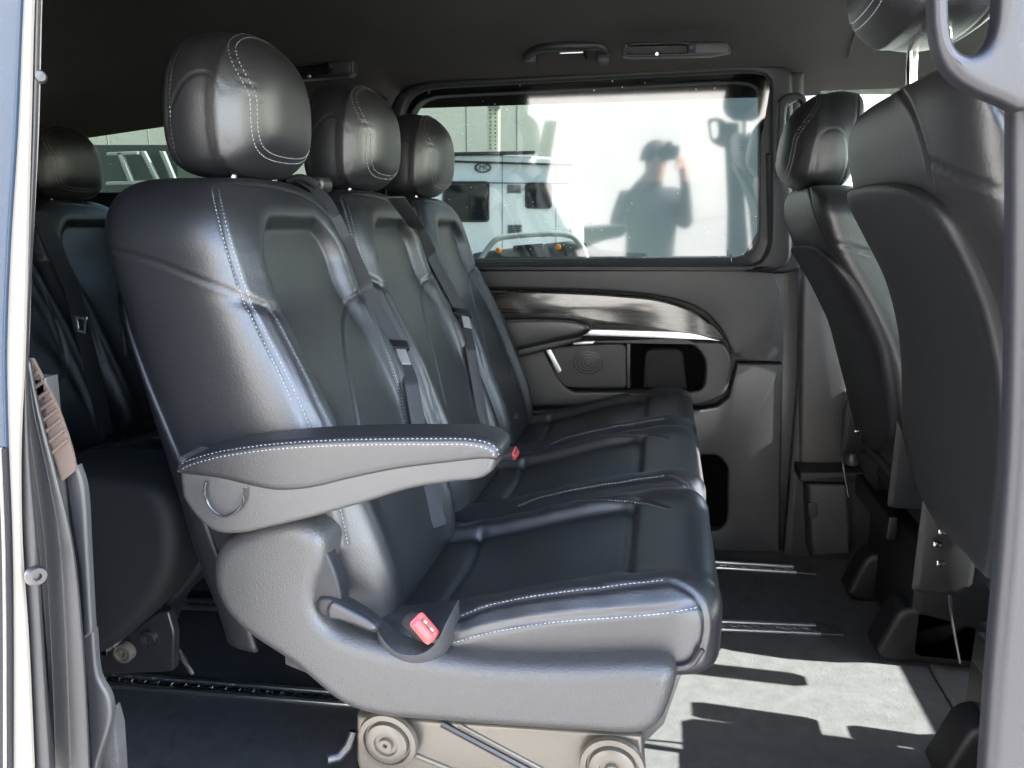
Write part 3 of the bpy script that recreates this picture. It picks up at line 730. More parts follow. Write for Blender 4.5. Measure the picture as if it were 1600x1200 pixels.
# cushion
XT = [-.56, -.45, -.30, -.126, .03, .10]; ZT = [.455, .462, .495, .552, .588, .590]
ZBo = [.37, .37, .395, .422, .432, .432]
def cushion_skin():
    n = 250; rings = []; base = se_loop(n, 4.6)
    xs_ = [(x, 1., 1.) for x in np.linspace(-.54, .035, 140)] + [(.035 + .072 * math.sin(q), math.cos(q) ** .42, math.cos(q) ** .16) for q in np.linspace(0, math.pi / 2 - .04, 32)[1:]]
    for x, fh, fw in xs_:
        t, b = smooth_interp(x, XT, ZT), smooth_interp(x, XT, ZBo); zm, hh = (t + b) / 2, (t - b) / 2; zm = zm - .010 * (1 - fh)
        L = loop_even(base * np.array([.234 * fw, hh * fh]), n); y, z = L[:, 0], L[:, 1] + zm
        up = sst(.1, .9, L[:, 1] / (hh * fh + 1e-6)); a = abs(y) / .234
        d = rbox(y, x, .150, -.62, -.035, .03); ins = sst(.012, -.012, d)
        front = sst(-.05, -.02, x) * (1 - sst(.62, .75, a))
        z = z + up * (.012 * np.exp(-((a - .78) / .16) ** 2) - ins * (.020 - .008 * np.clip(1 - (y / .15) ** 2, 0, 1)) - .007 * front * (1 - fh * 0))
        # cross seams: knee roll and rear roll
        z = z - up * (1 - sst(.60, .70, a)) * (.008 * np.exp(-((x + .035) / .008) ** 2) + .008 * np.exp(-((x + .345 - .02 * (1 - a)) / .008) ** 2))
        # the leather pulled over the bolster: faint wrinkles
        z = z + up * .0012 * np.sin(x * 90 + y * 40) * np.exp(-((a - .8) / .15) ** 2)
        rings.append(np.stack([np.full(n, x), y + YC, z], 1))
    return Skin(np.array(rings))
CS = cushion_skin()
c_t = [(700, 1002), (760, 985), (860, 968), (960, 960), (1040, 953), (1098, 942)]
c_i = [(716, 968), (760, 950), (840, 934), (920, 924), (1000, 914), (1046, 909)]
c_n = [(1046, 909), (1075, 922), (1096, 945), (1102, 985), (1090, 1030)]
c_f = [(676, 826), (740, 815), (830, 795), (920, 780), (1000, 782), (1050, 796)]
cp = {k: seam_path(CS, CS.cast(v))[0] for k, v in dict(t=c_t, i=c_i, n=c_n, f=c_f).items()}
CS.groove([p for p in cp.values() if len(p)], .0036, .0030); CS.bvh_make()
cush = CS.obj('seat_cushion', LEATHER, seat); sm = MB()
stitch(sm, CS, cp['t'], -.0045); stitch(sm, CS, cp['i'], .0045); stitch(sm, CS, cp['f'], -.0045)
o = sm.build('stitching', THREAD, cush, None); o['kind'] = 'stuff'
# piping along the lower edge and round the nose
pp = cr([tuple(oy(*q, .962)) for q in [(560, 1006), (620, 1020), (690, 1034), (780, 1040), (880, 1043), (980, 1043), (1050, 1044), (1078, 1040), (1098, 1015)]], 60)
tube(pp, .0042, 8, None, 'piping', PLASTIC_G, cush)
# moulded side shell
sh_px = [(326, 885), (336, 856), (365, 838), (410, 822), (455, 818), (482, 828), (502, 850), (504, 885), (494, 915), (489, 940), (496, 968), (520, 992), (570, 1010), (630, 1024), (760, 1042), (900, 1046), (1020, 1044), (1048, 1048), (1058, 1062), (1054, 1085), (1040, 1125), (1026, 1146), (1000, 1156), (900, 1152), (700, 1138), (580, 1126), (530, 1108), (480, 1068), (452, 1044), (430, 1030), (385, 1000), (348, 965), (328, 925)]
SP = cr([tuple(oy(*q, .925)) for q in sh_px], 180, True)
slab('side_shell', SP, .085, .026, SHELL, seat, seg=9)
# body of the seat base under the cushion
ub = MB(); slab('x', [(-.60, 1.0, .44), (-.34, 1.0, .40), (-.10, 1.0, .43), (.06, 1.0, .46), (.03, 1.0, .34), (.00, 1.0, .30), (-.40, 1.0, .30), (-.60, 1.0, .36)], .40, .02, None, mb=ub)
ub.build('seat_pan', SHELL, seat)
slab('hinge_cover', OY(list(cr([(496, 842), (512, 870), (526, 905), (534, 940)], 12)) + list(cr([(520, 966), (480, 960), (470, 918), (478, 860)], 12)), .938), .03, .008, PLASTIC, seat)
slab('recline_lever', cr([tuple(oy(*q, .930)) for q in [(494, 938), (512, 936), (540, 948), (575, 970), (590, 985), (584, 992), (560, 984), (528, 972), (505, 966), (494, 958)]], 60, True), .03, .009, PLASTIC, seat)
slab('lever_tip', cr([tuple(oy(*q, .926)) for q in [(516, 942), (540, 952), (572, 970), (587, 984), (580, 989), (556, 980), (530, 972), (512, 968), (508, 954)]], 50, True), .02, .008, PLASTIC_G, seat)
# lower body of the seat frame: pressed steel plate with bolts, ribs and a foot
bp_ = OY([(556, 1120), (1004, 1150), (1008, 1215), (985, 1290), (930, 1345), (620, 1330), (575, 1260), (556, 1190)], .985)
fp_ = slab('base_plate', bp_, .03, .008, BASEMETAL, seat)
for px, py in ((607, 1156), (957, 1196)):
    V, F = disc(oy(px, py, .972), .040, .014, [(1.25, 0), (1.2, .5), (1.0, .6), (.95, .2), (.9, .2), (.86, .8), (.72, 1), (.5, 1), (.46, .7), (.3, .7), (.26, 1.1), (.1, 1.1), (.08, .7), (.01, .7)]); mesh('pivot_bolt', V, F, BASEMETAL, fp_)
for a, b, r in (((690, 1130), (850, 1215), .006), ((716, 1132), (900, 1230), .004), ((650, 1180), (760, 1225), .005)):
    tube([oy(*a, .985), oy(*b, .985)], r, 8, None, 'pressed_rib', BASEMETAL if r < .006 else BLACK, fp_)
for y in (1.0, 1.36):
    mesh('rail_foot', *box((-.22, y + .02, .055), (.42, .05, .11), .02), BLACK, seat)
    slab('base_leg', [(-.40, y, .32), (.0, y, .32), (-.02, y, .05), (-.36, y, .05)], .03, .006, BLACK, seat)
tube([oy(552, 1142, 1.0), oy(545, 1165, .99), oy(530, 1182, .98), (oy(512, 1186, .97))], .009, 10, None, 'release_handle', BLACK, seat)

def copy_tree(o, d, parent=None, skip=()):
    c = o.copy(); COL.objects.link(c)
    if parent is None: c.location = o.location + Vector(d)
    else: c.parent = parent
    for ch in list(o.children):
        if ch.name.split('.')[0] in skip: continue
        copy_tree(ch, d, c, skip)
    return c
NEARONLY = ('side_shell', 'hinge_cover', 'recline_lever', 'lever_tip', 'release_handle')
DY = .462
b_ = copy_tree(seat, (0, DY, 0), None, NEARONLY); b_['label'] = 'middle black leather seat of the front rear row, between two seat belts'
c_ = copy_tree(seat, (0, 2 * DY, 0), None, NEARONLY); c_['label'] = 'far black leather seat of the row with the armrest, touching the sliding door'
DX = -1.205
d_ = copy_tree(seat, (DX, 2 * DY - .005, 0), None, NEARONLY); d_['label'] = 'far third row leather seat in shade at the left, headrest against rear window'
e_ = copy_tree(seat, (DX, DY, 0), None, NEARONLY); e_['label'] = 'shaded third row seat cushion at far left, partly behind the brown door trim'
f_ = copy_tree(seat, (DX, 0, 0), None, NEARONLY + ('base_plate', 'buckle_loop', 'base_leg', 'rail_foot')); f_['label'] = 'nearest third row seat, only its dark base showing left of the lowered armrest'

# its dark cloth side, and the black fittings that hold it to the rail
YS = 1.08
slab('seat_side', OY(list(cr([(30, 752), (110, 748), (180, 752), (228, 764), (256, 790), (268, 830), (268, 875), (258, 915), (236, 950), (205, 985), (160, 1022), (120, 1040), (30, 1050)], 90)), YS), .20, .03, CLOTHSEAT, f_)
slab('front_roll', OY(rp([(255, 764), (300, 764), (322, 800), (318, 850), (262, 862), (262, 810)], 8), YS + .16), .10, .02, PLASTIC, f_)
slab('lower_guard', OY(list(cr([(262, 862), (318, 852), (320, 872), (300, 910), (262, 950), (246, 985), (238, 1010)], 30)) + list(cr([(226, 1000), (236, 950), (256, 900)], 12)), YS + .10), .08, .012, PLASTIC, f_)
hp_ = slab('hinge_plate', OY(rp([(150, 1012), (205, 988), (240, 960), (262, 955), (272, 990), (270, 1050), (150, 1056)], 6), YS + .06), .02, .005, BLACK, f_)
V, F = disc(oy(199, 1016, YS + .045), .020, .016, BOSS); mesh('bolt', V, F, BASEMETAL, hp_)
V, F = disc(oy(235, 996, YS + .06), .017, .010, BOSS); mesh('bolt', V, F, BLACK, hp_)
V, F = box(oy(163, 1016, YS + .05), (.022, .02, .018), .004); mesh('bracket', V, F, CHROME, hp_)
tube([oy(262, 990, YS + .08), oy(300, 1052, YS + .10)], .005, 8, None, 'stay_rod', CHROME, f_)
tube([oy(248, 940, YS + .08), oy(252, 965, YS + .08), oy(262, 990, YS + .08)], .005, 8, None, 'stay_rod', BLACK, f_)

# armrest of the near seat
ar_t = [(268, 736), (275, 725), (320, 708), (400, 694), (480, 687), (560, 684), (660, 683), (738, 684), (768, 690), (780, 700)]
AP = OY(list(cr([(266, 742), (275, 726), (320, 708), (400, 694), (480, 687), (560, 684), (660, 683), (738, 685), (766, 691), (779, 702)], 60)) + list(cr([(782, 712), (776, 724), (762, 722), (700, 728), (620, 738), (550, 752), (480, 768), (430, 771), (390, 764), (340, 752), (290, 746)], 60)), .895)
pad = slab('armrest_pad', AP, .075, .014, LEATHER, seat, seg=6)
AB = OY(list(cr([(276, 716), (300, 720), (345, 728), (395, 738), (432, 744), (482, 741), (552, 727), (622, 714), (700, 706), (764, 704), (776, 716)], 60)) + list(cr([(768, 738), (752, 749), (700, 756), (640, 766), (560, 790), (480, 812), (420, 826), (370, 836), (335, 833), (305, 810), (282, 778)], 60)), .900)
abase = slab('armrest_base', AB, .065, .010, ARMPL, seat, seg=5)
PSk = None
bv = BVHTree.FromPolygons([tuple(v.co) for v in pad.data.vertices], [tuple(p.vertices) for p in pad.data.polygons])
class Near:
    def __init__(s, b): s.bvh = b
    near = Skin.near
sm = MB(); pth = cr([tuple(oy(*q, .893)) for q in [(268, 744), (276, 729), (320, 712), (400, 698), (480, 691), (560, 688), (660, 687), (736, 688), (764, 695), (776, 704), (779, 716), (776, 724)]], 700)
pn = Near(bv); stitch(sm, pn, pth, .0035); stitch(sm, pn, pth, -.0045); o = sm.build('stitching', THREAD, pad, None); o['kind'] = 'stuff'
gm = MB(); L_, N_ = pn.near(pth[::6]); tube(L_, .0014, 6, gm); gm.build('pad_seam', BLACK, pad)
pc = cr([tuple(oy(*q, .893)) for q in [(322, 752), (320, 770), (328, 792), (348, 806), (368, 800), (380, 784), (382, 764)]], 40); tube(pc, .0022, 6, None, 'pivot_cover', BLACK, abase)
# elastic loop that holds the buckle on the cushion edge
lp_ = cr([tuple(oy(px, py, Y)) for px, py, Y in [(588, 968, .975), (594, 1000, .945), (612, 1024, .935), (640, 1034, .930), (668, 1030, .932), (690, 1010, .940), (706, 972, .955), (716, 952, .99)]], 40)
wv = []
ribbon(lp_, np.array([(0, -.35, 1.)] * 40), .032, .003, 'buckle_loop', WEB, seat)
tp_ = cr([tuple(oy(px, py, Y)) for px, py, Y in [(592, 958, .985), (640, 956, 1.0), (690, 952, 1.0), (720, 948, 1.0)]], 20)

# ================================================================== SEAT BELTS AND BUCKLES
def buckle(name, label, p, direc, wdir, sc=1., group='seat belt buckles', lead=False):
    """p: mouth of the buckle, direc: the way the mouth points"""
    t = thing(name, label, 'buckle', p, group); d = Vector(direc).normalized(); w = Vector(wdir); w = (w - d * w.dot(d)).normalized(); n = d.cross(w)
    from mathutils import Matrix
    R = Matrix((w, d, n)).transposed(); e = R.to_3x3()
    class Q:
        def __init__(s, m): s.m = m
        def to_matrix(s): return s.m
    def bx(c, s, bv): V, F = box((0, 0, 0), [q * sc for q in s], bv * sc); V = np.array(V) @ np.array(e).T + np.array(Vector(p) + e @ (Vector(c) * sc)); return V, F
    mesh('buckle_body', *bx((0, -.033, 0), (.040, .062, .024), .007), BELT_CASE, t)
    mesh('release_button', *bx((0, -.0005, -.004), (.034, .008, .013), .003), BLACK if lead else RED, t)
    mesh('button_frame', *bx((0, -.002, 0), (.041, .006, .025), .006), BLACK if lead else RED, t)
    mesh('latch_slot', *bx((0, .0012, .0055), (.026, .006, .0035), .001), BLACK, t)
    if lead: return t
    for x in (-.007, .007): mesh('slot_spring', *bx((x, .003, .0055), (.004, .005, .0030), .001), CHROME, t)
    return t
buckle('seat_belt_buckle', 'black buckle with red release button in a loop on the nearest cushion', oy(664, 982, .93), (.50, -.72, .42), (.62, .0, -.70), 1.05)
buckle('seat_belt_buckle', 'small buckle with red tip lying between the far seat cushions', oy(806, 708, 1.55), (1, -.2, .25), (0, 1, .3), .8)

def on_skin(px, py, shift=0., lift=.010, dx=0.):
    """where a sight line meets the near seat's skin moved across the van"""
    for sk_, in ((BS,),):
        h = sk_.bvh.ray_cast(CAM - Vector((dx, shift, 0)), sight(px, py).normalized())
        if h[0] is not None: return h[0] + Vector((dx, shift, 0)) - sight(px, py).normalized() * lift
    return None
TONGUE = mat('brushed_steel_tongue', (.36, .36, .37), .45, .6)
def drape(px, w, lift=.012):
    """a strap's middle line resting on the near and the middle seat, or the middle and the far one"""
    out = []
    for p in cr(px, 60):
        d = sight(*p).normalized(); best = None
        for sk_ in (BS, CS):
            for sh in w:
                h = sk_.bvh0.ray_cast(CAM - Vector((0, sh, 0)), d)
                if h[0] is not None and (best is None or h[3] < best): best = h[3]
        if best is not None: out.append(best)
        else: out.append(out[-1] if out else 1.6)
    D = np.array(out); D = np.minimum(D, np.median(D) * 1.25)
    k = 8; P = np.r_[np.full(k, D[0]), D, np.full(k, D[-1])]; Dm = np.array([P[i:i + 2 * k + 1].min() for i in range(len(D))]); P = np.r_[np.full(k, Dm[0]), Dm, np.full(k, Dm[-1])]; Dm = np.convolve(P, np.ones(2 * k + 1) / (2 * k + 1), 'valid')
    return [CAM + sight(*p).normalized() * (q - lift) for p, q in zip(cr(px, 60), Dm)]
def belt(label, up, low, w, width=.037):
    up, low = drape(up, w), drape(low, w)
    t = thing('seat_belt', label, 'seat belt', up[0], 'seat belts of the rear row')
    ribbon(up, [(.55, .8, -.1)] * len(up), width, .0022, 'upper_strap', WEB, t)
    ribbon(low, [(.6, .75, 0)] * len(low), width * .85, .0022, 'lower_strap', WEB, t)
    p = up[-1]; d = (low[14] - p).normalized(); back = sight(800, 600).normalized(); x = Vector((.6, .75, 0)); x = (x - d * x.dot(d)).normalized(); z = d.cross(x)
    from mathutils import Matrix
    q = Matrix((x, d, z)).transposed()
    V, F = box((0, 0, 0), (.054, .026, .012), .004); mesh('tongue_grip', [q @ Vector(v) + p - back * .012 for v in V], F, BLACK, t)
    V, F = box((0, 0, 0), (.022, .046, .003), .001); mesh('metal_tongue', [q @ Vector(v) + p + d * .036 + x * .008 - back * .018 for v in V], F, TONGUE, t)
    return t
belt('long grey belt strap hanging between the nearest and the middle seat backrests', [(474, 283), (500, 303), (530, 360), (562, 430), (592, 490), (620, 540)], [(622, 545), (640, 590), (650, 640), (660, 700), (676, 780), (688, 822)], (0, DY))
belt('thin grey belt strap hanging between the middle and the far seat backrests', [(618, 308), (648, 350), (682, 415), (705, 458), (722, 490)], [(724, 498), (734, 540), (745, 600), (756, 660), (762, 690)], (DY, 2 * DY), .037)
t = thing('belt_outlet', 'black crumpled belt outlet cover between the two nearest headrests', 'belt outlet', oy(480, 285, 1.40))
mesh('outlet_housing', *box(oy(476, 289, 1.42), (.10, .05, .03), .012), BLACK, t)
tube(cr([tuple(oy(*q, 1.39)) for q in [(450, 282), (468, 278), (486, 283), (497, 292)]], 20), .008, 8, None, 'guide_roll', RUBBER, t)
t = thing('seat_belt', 'dark belt strap with plain latch on the shaded seat at the far left', 'seat belt', oy(60, 330, 1.95), 'seat belts of the rear row')
ribbon(cr([tuple(oy(*q, 1.82)) for q in [(60, 330), (90, 400), (112, 450), (122, 490), (140, 560), (158, 640), (170, 700)]], 60), [(.4, .9, 0)] * 60, .044, .0022, 'strap', WEB, t)
a_, b_2 = simple_same(OY([(115, 492), (136, 496), (134, 522), (119, 518)], 1.80), OY([(121, 498), (131, 500), (130, 516), (123, 514)], 1.80), 40); frame('latch', a_, b_2, .006, .002, CHROME, t)
# buckle stalk standing at the rear of the far and middle cushions
for px, py, Y, lb in ((700, 778, 1.46, 'black belt buckle standing at the rear of the middle cushion'), (800, 650, 2.10, 'bright metal belt buckle lying at the rear of the far cushion')):
    buckle('seat_belt_buckle', lb, oy(px + 6, py, Y), (.6, -.2, .5), (.3, 1, 0), .9, lead=True)

# ================================================================== FRONT SEATS (seen from behind)
ZR = [.42, .50, .63, .77, .93, 1.11, 1.25, 1.36]; XR = [.545, .520, .476, .428, .385, .318, .285, .270]
NEAR_PROFILE = ([.42, .586, .721, .785, .898, .993, 1.06, 1.128, 1.20, 1.261, 1.36], [.55, .484, .447, .437, .420, .390, .350, .311, .293, .283, .275])
FAR_PROFILE = ([.40, .444, .526, .643, .814, .925, 1.017, 1.108, 1.18, 1.30], [.63, .610, .573, .538, .484, .423, .362, .325, .310, .300])
FYC = 1.15
FD = .885
def front_seat(yc, zb, zs, zt, dx, seams, pan, hr, label, posts, seat_dz, prof_):
    n = 300; rings = []; base = se_loop(n, 5.5)
    xr_ = lambda z: float(smooth_interp(z, *prof_)) + dx
    prof = [(zb + .02 * (1 - math.cos(q)), math.sin(q) ** .3, math.sin(q) ** .4) for q in np.linspace(.15, math.pi / 2, 8)[:-1]]
    prof += [(z, 1., 1.) for z in np.linspace(zb + .02, zs, 110)] + [(zs + (zt - zs) * math.sin(q), math.cos(q) ** .42, math.cos(q) ** .28) for q in np.linspace(0, math.pi / 2 - .04, 44)[1:]]
    for z, fw, fd in prof:
        xr = xr_(z); D = .150 - .02 * sst(1.0, 1.3, z); xm = xr + D / 2
        L = loop_even(base * np.array([D / 2 * fd, (.286 if yc < 1.5 else .280) * fw * (1 - .06 * sst(.8, .55, z))]), n)
        rings.append(np.stack([L[:, 0] + xm, L[:, 1] + yc, np.full(n, z)], 1))
    K = Skin(np.array(rings))
    t = thing('front_chair', label, 'car seat', (.55, yc, 0), 'front seats seen from behind')
    pth = {k: seam_path(K, K.cast(v))[0] for k, v in seams.items()}
    K.groove([p for p in pth.values() if len(p)], .0040, .0030); K.bvh_make()
    bk = K.obj('backrest', LEATHER, t); sm = MB()
    if 'c' in pth: stitch(sm, K, pth['c'], .004)
    if sm.V: o = sm.build('stitching', THREAD, bk, None); o['kind'] = 'stuff'
    # hard panel clipped to the rear, 14 mm proud with a rounded rim
    def rear(y, z):
        h = K.bvh0.ray_cast(Vector((-1, y, z)), Vector((1, 0, 0))); return h[0].x if h[0] is not None else xr_(z) + .02
    O = []
    for p in pan:
        h = K.bvh0.ray_cast(CAM, sight(*p).normalized())
        if h[0] is not None: O.append((h[0].y, h[0].z))
        else:
            X = .40
            for _ in range(8): q = ox(p[0], p[1], X); X = xr_(q.z)
            O.append((q.y, q.z))
    O = cr(O, 150, True); O[:, 0] = np.clip(O[:, 0], yc - .274, yc + .276); O = mavg(np.c_[np.vstack([O, O, O]), np.zeros(450)], 3)[150:300, :2]; c = O.mean(0); V, F = [], []; n = len(O); off = .014
    lv = [(1.0, -.012), (1.0, off * .1), (.997, off * .6), (.985, off), (.95, off * 1.15), (.90, off * 1.05), (.8, off), (.65, off), (.5, off), (.35, off), (.2, off), (.06, off)]
    for s, d in lv:
        for q in O: y, z = c + (q - c) * s; V.append((rear(y, z) - d, y, z))
    for k in range(len(lv) - 1):
        for i in range(n): F.append((k * n + i, k * n + (i + 1) % n, (k + 1) * n + (i + 1) % n, (k + 1) * n + i))
    F.append(tuple((len(lv) - 1) * n + i for i in range(n)))
    me_ = mesh('rear_panel', V, F, PLASTIC, t, 60)
    make_headrest(hr, t, -1)
    for y in (-.065, .065): tube([(p[0], yc + y, p[1]) for p in posts], .0075, 12, None, 'headrest_post', CHROME, t)
    Y0, Y1 = (yc - .25, yc + .345) if yc < 1.5 else (yc - .25, yc + .22)  # near cushion and base widened out of view to shade the nearer floor
    zz = seat_dz; cm = MB(); slab('x', [(.64, Y0, .40 + zz), (.66, Y0, .52 + zz), (.82, Y0, .55 + zz), (1.05, Y0, .59 + zz), (1.10, Y0, .53 + zz), (1.02, Y0, .42 + zz), (.70, Y0, .34 + zz)], Y1 - Y0, .03, None, mb=cm); cm.build('seat_cushion', LEATHER, t)
    mesh('seat_base', *box((.86, (Y0 + Y1) / 2 + .02, .17), (.44, Y1 - Y0 - .04, .30), .02), BLACKM, t)
    for y in (Y0 + .04, Y1 - .12): slab('foot_cover', rp([(.565, y, .03), (.61, y, .155), (.67, y, .165), (.95, y, .10), (.95, y, .01), (.585, y, .01)], [.01, .03, .02, .01, .01, .01]), .09, .015, BLACKM, t)
    if yc < 1.5:  # unseen shapes added to cast bumps along the floor sun patch's edge
        for x_, z_, y_ in ((.80, .60, .06), (.98, .46, .05)):
            mesh('shadow_block', *box((x_, Y1 + y_ / 2, z_ - .10), (.05, y_, .22), .015), BELT_CASE, t)
        tube([(.92, Y1, .30), (.99, Y1 + .04, .34), (1.06, Y1 + .05, .36)], .016, 10, None, 'shadow_bar', PLASTIC, t)
    # recliner hardware under the panel
    mesh('hinge_plate', *box((xr_(.55) + .03, yc + .235, .52), (.10, .014, .20), .012), BLACKM, t)
    mesh('hinge_plate', *box((xr_(.55) + .03, yc - .235, .54), (.10, .014, .22), .012), BLACKM, t)
    for y, z in ((.20, .555), (.215, .525), (.19, .50), (-.20, .52)):
        V, F = disc((xr_(.5) - .008, yc + y, z), .006, .010, BOSS, (-1, 0, 0), 14); mesh('bolt', V, F, CHROME, t)
    mesh('bracket', *box((.60, yc + .05, .33), (.02, .34, .06), .004), BLACKM, t)
    mesh('cross_tube', *box((.61, yc, .46), (.03, .46, .03), .012), BLACK, t)
    tube(cr([(xr_(.6), yc + .245, .63), (.54, yc + .25, .52), (.555, yc + .26, .40), (.58, yc + .24, .28)], 30), .0032, 8, None, 'cable', BLACK, t)
    return t
pan_near = np.vstack([cr([(1327, 320), (1334, 300), (1360, 289), (1400, 286), (1436, 293), (1462, 307), (1490, 335), (1517, 382), (1545, 443), (1567, 506), (1584, 590), (1588, 680), (1578, 800), (1564, 905)], 70),
                      cr([(1556, 912), (1515, 880), (1460, 822), (1432, 784), (1422, 740), (1416, 660), (1404, 580), (1384, 500), (1360, 420), (1338, 362)], 50)])
front_seat(FYC, .585, 1.20, 1.270, 0., dict(a=[(1394, 124), (1412, 148), (1428, 178), (1440, 212), (1450, 250), (1458, 296)], b=[(1450, 250), (1490, 270), (1540, 290), (1588, 304)], c=[(1540, 132), (1562, 170), (1590, 210)]),
           pan_near, (.250, FYC, 1.330), 'near front seat seen from behind, its tall leather back filling the right edge', [(.345, 1.20), (.335, 1.31), (.333, 1.35), (.312, 1.39)], 0., NEAR_PROFILE)
pan_far = np.vstack([cr([(1233, 396), (1242, 386), (1266, 384), (1292, 393), (1330, 430), (1362, 475), (1385, 530), (1398, 590), (1403, 650)], 60), cr([(1398, 690), (1370, 706), (1342, 694), (1326, 650), (1312, 590), (1290, 505), (1262, 436)], 50)])
ff = front_seat(FYC + FD, .47, 1.10, 1.180, .0, dict(a=[(1264, 296), (1272, 330), (1284, 360), (1294, 380)], b=[(1292, 376), (1330, 386), (1358, 394)]),
           pan_far, (.285, FYC + FD, 1.174), 'far front seat seen from behind with low headrest next to the far pillar', [(.375, 1.14), (.362, 1.19), (.345, 1.23)], -.03, FAR_PROFILE)
mesh('inner_armrest', *box((.84, FYC + FD - .345, .635), (.46, .055, .06), .022), LEATHER, ff)

# ================================================================== THE DOORWAY
def strip(name, left, right, Y, thick, bev, m, parent):
    """upright member between two traced edges"""
    a, b = cr(left, 40), cr(right, 40); return slab(name, OY(list(a) + list(b[::-1]), Y), thick, bev, m, parent)
ys = [-60, 0, 200, 400, 560, 700, 850, 1000, 1260]
e0 = [34, 30, 22, 10, 5, 8, 14, 16, 16]; e1 = [52, 48, 43, 38, 34, 28, 30, 40, 52]; e2 = [61, 58, 53, 45, 39, 42, 54, 63, 80]; e3 = [66, 63, 58, 48, 42, 46, 60, 76, 88]
Z = lambda e: list(zip(e, ys))
dj = thing('door_jamb', 'pale door jamb with striker bolt at the left edge of the open doorway', 'door frame', oy(30, 1000, .66))
strip('quarter_glass', [(p[0] - 90, p[1]) for p in Z(e0)][:6], Z(e0)[:6], .655, .010, .003, BLUEPAINT, dj)
strip('body_paint', [(p[0] - 90, p[1]) for p in Z(e0)][5:], [(p[0], p[1]) for p in Z(e0)][5:], .655, .010, .003, PAINT_LOW, dj)
strip('paint_crease', [(-4, 700), (2, 850), (4, 1000), (4, 1260)], [(0, 700), (6, 850), (8, 1000), (8, 1260)], .653, .004, .001, WHITEPAINT, dj)
strip('jamb_edge', Z(e0), Z(e1), .660, .006, .002, WHITEPAINT, dj)
strip('inner_strip', Z(e1), Z(e2), .668, .006, .002, SEAL, dj)
strip('bright_lip', [(p[0] - 1, p[1]) for p in Z(e2)][:5], Z(e3)[:5], .672, .003, .001, WHITEPAINT, dj)
strip('shadow_gap', [(40, 590), (44, 700), (58, 850), (70, 1000), (84, 1260)], [(70, 590), (80, 700), (92, 850), (104, 1000), (120, 1260)], .70, .02, .003, RUBBER, dj)
V, F = disc(oy(47, 893, .66), .009, .022, [(.6, 0), (.6, .6), (1.25, .6), (1.3, .85), (1.1, 1), (.5, 1), (.45, .8), (.1, .8)], (1, -.5, 0)); mesh('striker_bolt', V, F, BLACK, dj)
V, F = disc(oy(60, 120, .675), .006, .006, [(1, 0), (1.2, .5), (.8, 1), (.02, 1.1)], (1, -.6, 0)); mesh('rubber_stop', V, F, SEAL, dj)
ds = thing('door_seal', 'thick grey rubber door seal curving down the left side of the doorway', 'door seal', oy(110, 1000, .70))
strip('outer_lip', [(34, 560), (40, 640), (54, 740), (68, 850), (78, 1000), (88, 1260)], [(44, 566), (58, 640), (80, 740), (94, 850), (104, 1000), (112, 1260)], .694, .005, .002, SEAL, ds)
strip('seal_bulb', [(40, 560), (50, 640), (72, 740), (92, 850), (102, 1000), (111, 1260)], [(44, 566), (58, 640), (84, 740), (110, 850), (126, 1000), (140, 1260)], .692, .006, .0028, SEAL, ds)
ct = thing('rear_pillar_trim', 'brown ribbed cloth and dark plastic trim on the left pillar', 'pillar trim', oy(120, 1000, .73))
br = thing_part = strip('cloth_panel', [(40, 560), (60, 640), (85, 720), (96, 752)], [(50, 560), (90, 640), (112, 706), (118, 735)], .70, .004, .001, BROWN, ct)
for k in range(9):
    f = k / 9.; a = cr([(40, 570), (60, 640), (85, 720)], 10)[k]; b = cr([(50, 566), (90, 634), (111, 700)], 10)[k]; tube([oy(a[0], a[1] + 6, .699), oy(b[0], b[1] + 2, .699)], .0022, 6, None, 'cloth_rib', BROWN, br)
strip('upper_trim', [(100, 738), (112, 820), (125, 900), (130, 1000)], [(118, 728), (128, 760), (136, 880), (142, 990)], .715, .012, .004, PLASTIC_D, ct)
strip('lower_trim', [(126, 990), (136, 1100), (142, 1250)], [(144, 985), (152, 1060), (168, 1090), (172, 1120), (150, 1200), (146, 1250)], .72, .012, .004, PLASTIC_D, ct)
slab('sill_carpet', OY([(142, 1210), (160, 1140), (172, 1110), (180, 1140), (186, 1230), (184, 1300), (140, 1300)], .735), .02, .004, CARPET, ct)

bpil = thing('door_pillar', 'pale grey trimmed pillar along the right edge of the open doorway', 'pillar', oy(1590, 900, .70))
strip('pillar_trim', [(1590, -80), (1588, 200), (1586, 480), (1580, 700), (1566, 900), (1552, 1060), (1536, 1290)], [(1760, -80), (1760, 200), (1760, 480), (1760, 700), (1760, 900), (1760, 1060), (1760, 1290)], .72, .03, .014, PLASTIC_G, bpil)
gh2 = thing('pillar_handle', 'blue grey grab handle loop on the pillar at the top right corner', 'grab handle', oy(1530, 80, .70))
ho = cr([(1462, -120), (1461, 0), (1464, 50), (1474, 90), (1494, 118), (1528, 140), (1570, 158), (1600, 170), (1640, 150), (1640, -120)], 120, True); hi = cr([(1490, -90), (1486, 0), (1490, 50), (1500, 74), (1520, 84), (1545, 72), (1560, 45), (1566, -20), (1560, -90), (1525, -105)], 120, True)
p, q = simple_same(OY(ho, .685), OY(hi, .685)); frame('handle_loop', p, q, .022, .008, PLASTIC_G, gh2)
sill = thing('door_sill', 'dark sill trim along the bottom of the open doorway', 'sill', (-.15, .70, 0))
mesh('sill_trim', *box((-.15, .715, -.02), (.94, .05, .03), .010), PLASTIC_D, sill)

